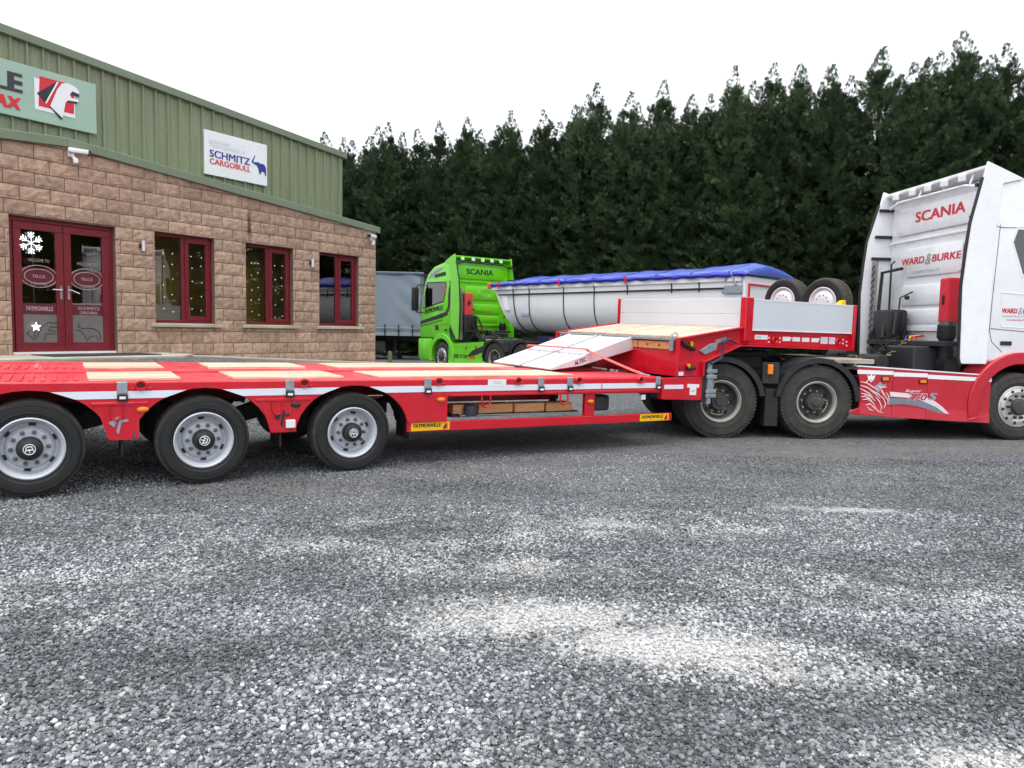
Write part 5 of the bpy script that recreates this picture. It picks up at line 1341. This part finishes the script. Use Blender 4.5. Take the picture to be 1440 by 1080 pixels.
    for y, m_ in ((.05, REDINK), (.16, YELL), (.27, BLUE)):
        mb = MB(); mb.tube([(3.86, y, 1.52), (3.70, y, 1.50), (3.60, y-.1, 1.30)], .016, 6); mb.build('air_coupling', m_, t, smooth=True)
    mb = MB(); mb.lathe([(.0001,0),(.035,0),(.035,-.05),(.0001,-.06)], (3.8, .42, 2.15), 12, 'x'); mb.build('sensor', BLACK, t, smooth=True)
    mb = MB()
    for y in (-1.0, -.5, 0, .5, 1.0):
        for z in (3.06, 3.20): mb.lathe([(.010,3.884),(.008,3.880),(.0001,3.880)], (0, y, z), 6, 'x')
    mb.build('rivets', DUSTY, cab, fix=False)
    mb = MB(); pts = []
    for i in range(120): a = i*.62; u = i/119; pts.append((3.45-1.1*u+.05*math.cos(a), -.15-.25*u+.05*math.sin(a), 1.45-.36*math.sin(u*2.4)+.02*math.cos(a)))
    mb.tube(pts, .011, 5); mb.build('coiled_air_line', mat('coil_line', (.16,.14,.05), .5), t, fix=False, smooth=True)
    mb = MB(); pts = [(p[0]-.05, p[1]+.22, p[2]+.02) for p in pts]; mb.tube(pts, .011, 5); mb.build('coiled_air_line', BLACK, t, fix=False, smooth=True)
    MB().box(1.70, 2.30, -1.18, .95, 1.095, 1.16).build('catwalk', mat('dirty_aluminium', srgb(170,162,150), .5, .3, var=.15, dirt=.5), t, bevel=.008)
    MB().box(2.32, 3.9, -1.08, 1.08, .905, .985).build('tank_top', DARK, t)
    mb = MB(); mb.prism([(.25,-.45),(1.0,-.45),(1.15,-.2),(1.15,.2),(1.0,.45),(.25,.45),(-.05,.30),(-.25,.28),(-.25,.16),(.25,.08),(.25,-.08),(-.25,-.16),(-.25,-.28),(-.05,-.30)], 1.16, 1.235, 'z'); mb.box(.3, .9, -.5, .5, .98, 1.158); mb.build('fifth_wheel', DARK, t, bevel=.01)
    return t, cab

# white tractor coupled to the red low-loader
wy = R(5.1); wo_ = Vector((2.976, 10.469, 0)) + Vector((-math.sin(wy), math.cos(wy), 0))*1.25
wt, wcab = tractor(frame(wo_.x, wo_.y, 0, wy), CABW, TRED, TRED, WHITE)
tag(wt, 'white tractor unit with red skirts coupled to the low-loader', 'truck', 'tractor units in the yard')
text('SCANIA', (3.885, .48, 3.40), '-x', 1.20, .165, REDINK, wcab, shear=0, bold=.035)
text('WARD', (3.884, .79, 2.71), '-x', .60, .115, REDINK, wcab, shear=.1, bold=.03)
text('&', (3.884, .17, 2.68), '-x', .16, .17, GREYINK, wcab, shear=.3, bold=.01)
text('BURKE', (3.884, -.01, 2.71), '-x', .68, .115, REDINK, wcab, shear=.1, bold=.03)
text('CONSTRUCTION LTD', (3.884, .47, 2.55), '-x', .68, .045, GREYINK, wcab)
text('WARD', (4.18, -1.2285, 1.87), '-y', .24, .07, REDINK, wcab, shear=.1, bold=.03); text('&', (4.43, -1.2285, 1.855), '-y', .07, .10, GREYINK, wcab, shear=.3); text('BURKE', (4.51, -1.2285, 1.865), '-y', .28, .07, REDINK, wcab, shear=.1, bold=.03)
text('CONSTRUCTION LTD', (4.19, -1.2285, 1.81), '-y', .56, .028, GREYINK, wcab); text('wardandburke.com', (4.26, -1.2285, 1.76), '-y', .42, .03, REDINK, wcab)
bx = MB().box(3.68, 3.885, -.74, -.52, 1.72, 2.41).build('locker', REDINK, wt, bevel=.03, seg=2); MB().box(3.665, 3.679, -.66, -.62, 2.0, 2.14).build('locker_latch', BLACK, bx)
# skirt graphics: lion head strokes, swoosh, numerals
mb = MB(); LX, LZ = 2.06, .36
strokes = [[(0,.48),(.10,.46),(.20,.40),(.28,.36)], [(.0,.43),(.10,.40),(.20,.34),(.30,.30)], [(.0,.38),(.06,.35),(.14,.31),(.2,.26)], [(.02,.31),(.08,.30),(.16,.27),(.24,.20)], [(.02,.26),(.08,.27),(.16,.23),(.22,.15)],
           [(.05,.22),(.12,.23),(.2,.18),(.26,.10)], [(.08,.47),(.14,.52),(.20,.49)], [(.30,.40),(.34,.34),(.38,.30)], [(.26,.42),(.33,.40),(.40,.41)], [(.32,.34),(.38,.28),(.43,.22),(.44,.15)], [(.28,.30),(.36,.24),(.40,.16),(.38,.10)],
           [(.24,.26),(.30,.20),(.34,.12),(.33,.06)], [(.10,.14),(.16,.16),(.22,.11),(.30,.05),(.38,.03)], [(.12,.12),(.16,.08),(.22,.06)], [(.40,.33),(.44,.27),(.455,.2)], [(.15,.36),(.24,.30),(.31,.24)]]
for st_ in strokes: mb.tube([(LX+u, -1.2495, LZ+v) for u, v in st_], [.004]+[.010]*(len(st_)-2)+[.004], 5)
mb.build('lion_emblem', mat('white_graphic', srgb(236,216,218), .45), wt, fix=False)
decal([[(.06,.50),(.11,.44),(.16,.50),(.17,.55),(.13,.53),(.11,.57),(.09,.53),(.05,.55)]], (LX+.05, -1.2465, LZ+.03), '-y', WHITE, wt, 'crown_emblem')
decal([[(0,.04),(.06,.08),(.10,.12),(.14,.08),(.20,.09),(.12,.03),(.08,-.04)]], (LX+.20, -1.2465, LZ+.36), '-y', GREYINK, wt, 'crown_emblem')
decal([[(0,.30),(.26,.28),(.36,.25),(.30,.215),(.02,.23)], [(.52,.235),(.70,.17),(.82,.09),(.94,-.02),(.97,-.07),(.90,-.03),(.76,.06),(.60,.135),(.45,.19)]], (2.51, -1.2465, .40), '-y', mat('pale_graphic', srgb(222,216,224), .45), wt, 'swoosh')
decal([[(0,.21),(.30,.20),(.52,.165),(.72,.085),(.92,-.055),(.70,.02),(.45,.09),(.2,.12),(-.03,.11)]], (2.51, -1.2465, .40), '-y', mat('slate_graphic', srgb(124,126,138), .45), wt, 'swoosh')
text('Super', (2.75, -1.2475, .685), '-y', .25, .05, mat('pale_graphic', srgb(222,216,224), .45), wt, shear=.3, bold=.02)
text('770', (2.79, -1.2515, .575), '-y', .30, .105, mat('pale_graphic', srgb(222,216,224), .45), wt, shear=.25, bold=.06)
text('770', (2.795, -1.253, .58), '-y', .29, .095, mat('numeral_red', srgb(176, 30, 48), .45), wt, shear=.25, bold=.02)
text('S', (3.11, -1.2515, .585), '-y', .13, .10, GREYINK, wt, shear=.25, bold=.05)

# bright green tractor
gy = math.atan2(.787, -.617)
gt, gcab = tractor(frame(1.27, 23.21, 0, gy), GREENT, GREENT, GREENT, GREENT)
tag(gt, 'bright green tractor unit parked before the hedge', 'truck', 'tractor units in the yard')
text('SCANIA', (3.885, .66, 3.38), '-x', 1.15, .19, mat('dark_green_letters', srgb(22, 62, 30), .5), gcab, bold=.03)
mb = MB()
for rx, rz in ((.30, .16), (.22, .10)): mb.tube([(3.884, -.15+rx*math.cos(2*math.pi*i/24), 2.74+rz*math.sin(2*math.pi*i/24)) for i in range(24)], .012, 5, closed=True)
mb.build('oval_emblem', mat('pale_green_line', srgb(150, 220, 110), .5), gcab, fix=False)
text('TRAILERS TO THE', (3.884, .32, 2.06), '-x', .45, .06, INK, gcab); text('MAX', (3.884, -.16, 2.06), '-x', .22, .06, REDINK, gcab, bold=.03)
bx = MB().box(3.66, 3.885, .52, .86, 1.95, 2.72).build('locker', mat('coral_locker', srgb(224, 70, 74), .45), gt, bevel=.03, seg=2)
decal([[(0,.10),(.05,.10),(.05,.0),(.10,.10),(.14,.16),(.08,.26),(.06,.20),(.03,.24)]], (3.658, .76, 2.22), '-x', INK, bx, 'flame_mark')
def gpoly(p, m, d, nm='livery_stripe'): MB().prism(p, 1.2255+d, 1.2285+d).build(nm, m, gcab)
gpoly([(5.98,1.74),(5.0,1.92),(4.30,2.06),(4.16,2.20),(4.14,1.96),(4.5,1.86),(5.2,1.74),(5.98,1.62)], INK, 0)
gpoly([(4.05,3.10),(4.16,2.7),(4.17,2.25),(4.30,2.10),(4.10,2.05),(3.99,2.4),(3.97,3.05)], INK, .0005)
text('FAYMONVILLE', (5.70, 1.2295, 1.98), '+y', 1.25, .17, INK, gcab, rot=.13, shear=.25, bold=.04)
gpoly([(4.30,3.32),(5.05,3.26),(5.05,3.38),(4.34,3.46)], INK, 0)
gpoly([(4.4,3.62),(4.9,3.58),(5.3,3.42),(5.5,3.24),(5.2,3.30),(4.9,3.44),(4.6,3.52)], GREYINK, .0005)
gpoly([(5.98,1.58),(5.2,1.68),(4.5,1.80),(4.5,1.77),(5.2,1.65),(5.98,1.54)], INK, .0002)
gpoly([(4.72,1.42),(4.98,1.42),(4.98,1.60),(4.80,1.60)], INK, .0004, 'door_badge')
mb = MB(); mb.lathe([(.15, 1.2265), (.15, 1.2295), (.0001, 1.2295)], (4.42, 0, 2.86), 24); mb.build('roundel', INK, gcab)
mb = MB(); mb.lathe([(.125, 1.230), (.125, 1.2315), (.0001, 1.2315)], (4.42, 0, 2.86), 24); mb.build('roundel', WHITE, gcab)
MB().prism([(4.36,2.78),(4.48,2.78),(4.48,2.94),(4.36,2.94)], 1.232, 1.234).build('roundel', REDINK, gcab)
MB().prism([(3.62,1.14),(3.95,1.14),(4.05,1.42),(3.97,1.62),(3.9,1.50)], 1.2495, 1.2515).build('livery_stripe', INK, gt)
text('TRAILERS TO THE', (3.95, 1.2505, .50), '+y', 1.0, .12, INK, gt, bold=.02); text('MAX', (2.85, 1.2505, .50), '+y', .4, .12, REDINK, gt, bold=.04)
MB().prism([(2.0,.95),(2.6,.78),(2.95,.56),(2.5,.62),(2.0,.75)], 1.2505, 1.253).build('livery_stripe', INK, gt)

# ================================================================ white half-pipe tipper behind the green tractor
ty = math.atan2(.714, -.70)
TPM = frame(6.29, 18.575, 0, ty)
tip = empty('tipper_trailer', TPM); LN = 8.63
tag(tip, 'white half-pipe tipper trailer under a blue tarpaulin', 'trailer')
half = [(1.25,2.90),(1.245,2.60),(1.24,2.25),(1.20,1.95),(1.08,1.70),(.88,1.52),(.6,1.42),(.3,1.38)]
sect = [(y, z) for y, z in half]+[(0,1.375)]+[(-y, z) for y, z in reversed(half)]
WTUB = mat('tub_white', srgb(240, 241, 243), .28, var=.04, scale=.8, dirt=.10, dirtcol=(.42,.42,.42,1), coat=.3)
def sx(x, z): 
    if x > LN-.01: return LN-.52*max(0, 2.75-z)
    return x
mb = MB(); XS = [0, .05, 2, 4, 6, 7.4, LN]; n = len(sect)
vs = [(sx(x, z) if x != 7.4 else 7.4-.1*max(0, 2.75-z), y*(1 if x < LN else .96), z) for x in XS for y, z in sect]
fs = [(i*n+k, i*n+k+1, (i+1)*n+k+1, (i+1)*n+k) for i in range(len(XS)-1) for k in range(n-1)] + [tuple(range(n)), tuple((len(XS)-1)*n+k for k in range(n-1, -1, -1))]
mb.add(vs, fs); tub = mb.build('tub', WTUB, tip, smooth=True)
mb = MB()
for s in (-1, 1):
    mb.hexa([(-.02, s*1.25, 2.72), (LN+.12, s*1.25, 2.72), (LN+.12, s*1.29, 2.74), (-.02, s*1.29, 2.74), (-.02, s*1.25, 2.90), (LN+.12, s*1.25, 2.90), (LN+.12, s*1.29, 2.90), (-.02, s*1.29, 2.90)])
mb.build('top_rim', WTUB, tip, bevel=.008)
mb = MB()
for s in (-1, 1): mb.tube([(.2, s*1.275, 2.58), (LN-.25, s*1.265, 2.58)], .022, 6)
mb.build('tarp_bar', BLACK, tip, smooth=True)
for u in (.9, 1.6, 3.0, 4.15, 5.3, 6.7, 7.5):
    mb = MB(); x = LN-u
    for s in (-1, 1):
        pth = [(y*1.004+.006, z) for y, z in half] if u < 5 else [(1.256, 2.68), (1.252, 2.50)]
        if u < 5 or True: pth = [(1.29, 2.74)]+pth
        mb.tube([(x-(.12*max(0, 2.6-z) if u < 1 else 0), s*y, z-(.004 if z < 1.6 else 0)) for y, z in pth], .017, 5)
    mb.build('tarp_strap', BLACK, tip, smooth=True)
for s in (-1, 1): MB().prism([(LN-.55, 2.1),(LN-.75, 2.1),(LN-.62, 2.55),(LN-.38, 2.55)], s*1.247-.006, s*1.247+.006).build('front_plate', WTUB, tip)
mb = MB(); mb.box(LN-1.62, LN-1.28, 1.19, 1.225, 1.80, 1.92)
MB().box(LN-1.55, LN-1.25, 1.205, 1.232, 1.93, 2.02).build('sticker', mat('lilac_sticker', srgb(176,160,200), .5), tip)
# rear frame and door
MB().box(-.10, -.01, -1.25, 1.25, 1.55, 2.86).build('tailgate', WTUB, tip, bevel=.02)
mb = MB(); mb.box(-.14, -.101, -1.1, 1.1, 2.66, 2.69); mb.box(-.14, -.101, -1.1, -1.06, 1.7, 2.66); mb.box(-.14, -.101, 1.06, 1.1, 1.7, 2.66); mb.build('tailgate_frame', REDINK, tip)
mb = MB(); mb.box(-.05, .42, 1.252, 1.30, 2.45, 2.64); mb.tube([(.1, 1.29, 2.64), (.25, 1.29, 2.95), (.4, 1.29, 2.75)], .03, 8); mb.box(.05, .5, 1.262, 1.285, 2.48, 2.53); mb.build('tailgate_lock', GALV, tip, bevel=.008)
# chassis and running gear
for s in (-1, 1): MB().box(.1, 7.3, s*.45-.06, s*.45+.06, 1.05, 1.33).build('chassis_rail', NAVY, tip, bevel=.01)
MB().box(5.2, 7.0, -.9, .9, 1.08, 1.30).build('coupling_plate', NAVY, tip, bevel=.02)
MB().box(4.6, 5.2, .55, 1.2, .55, 1.05).build('toolbox', NAVY, tip, bevel=.02)
for i, x in enumerate((6.3, 6.05, 5.85)): MB().box(x, x+.14, .905, .93, 1.12, 1.26).build('coupling_label', [REDINK, DUSTY, WHITE][i], tip, bevel=.004)
for x in (1.0, 2.3, 3.6):
    for s in (-1, 1): wheel(tip, x, s*1.22, .412, 'trailer', s > 0)
    mb = MB(); mb.tube([(x, -.95, .43), (x, .95, .43)], .07, 10); mb.box(x-.1, x+.1, -.55, -.35, .43, 1.05); mb.box(x-.1, x+.1, .35, .55, .43, 1.05); mb.build('axle', DARK, tip, smooth=True)
mb = MB()
for s in (-1, 1): mb.tube([(5.0, s*.75, 1.05), (5.0, s*.75, .18)], .06, 8); mb.box(4.88, 5.12, s*.75-.12, s*.75+.12, .12, .18)
mb.build('landing_leg', DARK, tip, smooth=True)
# blue tarpaulin, slightly slack between its hoops
def tarp_mat():
    m = mat('blue_tarp', srgb(98, 118, 212), .33, var=.12, scale=2.5, bump=.8, bscale=9, coat=.4)
    return m
tp = empty('tarpaulin', TPM); nx_, ny_ = 150, 24; vs = []; fs = []
for i in range(nx_+1):
    x = -.16+(LN+.36)*i/nx_
    hoop = abs(math.sin(math.pi*(x-.3)/1.05))
    rear = sstep(1.6, .2, x) if False else (1-sstep(.2, 1.8, x))
    end = .55+.45*sstep(-.2, .5, x)
    frt = 1-sstep(LN-.9, LN+.2, x)*.75
    for j in range(ny_+1):
        v = -1+2*j/ny_
        if abs(v) > .86: # hanging flap
            q = (abs(v)-.86)/.14; y = math.copysign(1.335+.02*math.sin(x*9+v*3), v); z = 2.955-.11*q+.012*math.sin(x*13)*q
        else:
            y = v/.86*1.335; k = 1-abs(v/.86)**1.35
            z = 2.955+(.25-.014*hoop+.08*rear)*k*(.25+.75*end)*frt + .018*noise.noise(Vector((x*2.2, y*2.2, 3))) + .010*noise.noise(Vector((x*7+y*3, y*5, 8)))
        if i == 0: z = min(z, 2.90)
        vs.append((x, y, z))
for i in range(nx_):
    for j in range(ny_): a = i*(ny_+1)+j; fs.append((a, a+1, a+ny_+2, a+ny_+1))
brd = {0, 1, ny_-2, ny_-1}
for nm, sel, mm in (('sheet', lambda j: j not in brd, tarp_mat()), ('border', lambda j: j in brd, mat('deep_blue_border', srgb(34, 46, 168), .3, var=.1, coat=.3))):
    mb = MB(); mb.add(vs, [f_ for q_, f_ in enumerate(fs) if sel(q_ % ny_)]); sh = mb.build(nm, mm, tp, smooth=True); sh.modifiers.new('thickness', 'SOLIDIFY').thickness = .012
hoops = MB()
for x in [.3+1.05*k for k in range(8)]:
    hoops.tube([(x, 1.33*v, 2.966+(.25+.08*(1-sstep(.2, 1.8, x)))*(1-abs(v)**1.35)*(1 if x > .5 else .9)*(1-sstep(LN-.9, LN+.2, x)*.75)) for v in [-1+2*i/16 for i in range(17)]], .010, 5)
hoops.build('hoop_seams', mat('tarp_seam', srgb(52, 64, 150), .4), tp, fix=False, smooth=True)
for u in (.35, 2.9, 5.3):
    MB().box(LN-u-.03, LN-u+.03, 1.345, 1.375, 2.78, 2.98).build('red_tie', REDINK, tp, bevel=.006)
MB().box(LN+.06, LN+.20, 1.25, 1.36, 2.78, 2.96).build('corner_lamp', mat('coral_lens', srgb(226,84,70), .3), tp, bevel=.02)
tag(tp, 'blue tarpaulin stretched over the white tipper trailer', 'tarpaulin')

# ================================================================ grey curtain-sider beyond the shed corner
cm = frame(-4.2, 33.6, 0, R(2.0)); cs = empty('curtain_trailer', cm)
tag(cs, 'grey curtain-sided trailer parked between shed corner and green cab', 'trailer')
def curtain():
    mb = MB(); nx_, nz_ = 130, 10; vs = []; fs = []
    for i in range(nx_+1):
        x = -13.4*i/nx_
        for j in range(nz_+1):
            z = 1.28+2.58*j/nz_
            fold = .02*math.sin(x*5.1)*(1-j/nz_)+.03*noise.noise(Vector((x*1.3, z*.8, 0)))
            cre = .05*max(0, 1+x/1.4)*math.sin(z*7+x*6)
            vs.append((x, .0+fold-.0+cre, z))
    for i in range(nx_):
        for j in range(nz_): a = i*(nz_+1)+j; fs.append((a, a+nz_+1, a+nz_+2, a+1))
    mb.add(vs, fs); return mb.build('curtain', CURT, cs, smooth=True)
curtain()
MB().box(-13.5, .12, .06, 2.5, 1.2, 3.9).build('body', mat('curtain_body', srgb(110,118,128), .6), cs)
MB().box(-13.5, .15, -.05, 2.55, 3.86, 3.98).build('roof_rail', mat('slate_rail', srgb(96,108,122), .4, .3), cs, bevel=.02)
MB().box(-13.5, .12, -.04, .02, 1.10, 1.26).build('side_rail', GALV, cs, bevel=.01)
for k in range(14):
    x = -.35-.62*k; mb = MB(); mb.box(x-.025, x+.025, -.075, -.045, 1.10, 1.62); mb.box(x-.04, x+.04, -.09, -.05, 1.28, 1.36); mb.build('curtain_buckle', DARK, cs)
mb = MB(); mb.tube([(0, -.06, 1.45), (-8, -.06, 1.45)], .018, 6); mb.build('tension_bar', GALV, cs)
for y in (.75, 1.75): MB().box(-13.3, .0, y-.06, y+.06, .85, 1.19).build('chassis_rail', DARK, cs)
MB().box(-4.6, -1.6, .15, 2.3, .4, .85).build('pallet_box', DARK, cs, bevel=.02)
for x in (-9.0, -10.3, -11.6):
    for f in (False, True): wheel(cs, x, .08 if not f else 2.42, .412, 'trailer', f)
mb = MB()
for y in (.5, 2.0): mb.tube([(-1.2, y, 1.1), (-1.2, y, .15)], .06, 8); mb.box(-1.35, -1.05, y-.12, y+.12, .0, .15)
mb.build('landing_leg', DARK, cs, smooth=True)

# fittings too small to pick apart singly stay joined
for o in bpy.data.objects:
    if o.parent and o.name.split('.')[0] in ('wheel_nuts', 'hand_hole', 'stud_hole', 'rivets', 'tread_studs', 'hoop_seams', 'hoses', 'pipes', 'mast_lattice', 'lion_emblem', 'led_arms', 'bolt'):
        o['kind'] = 'stuff'
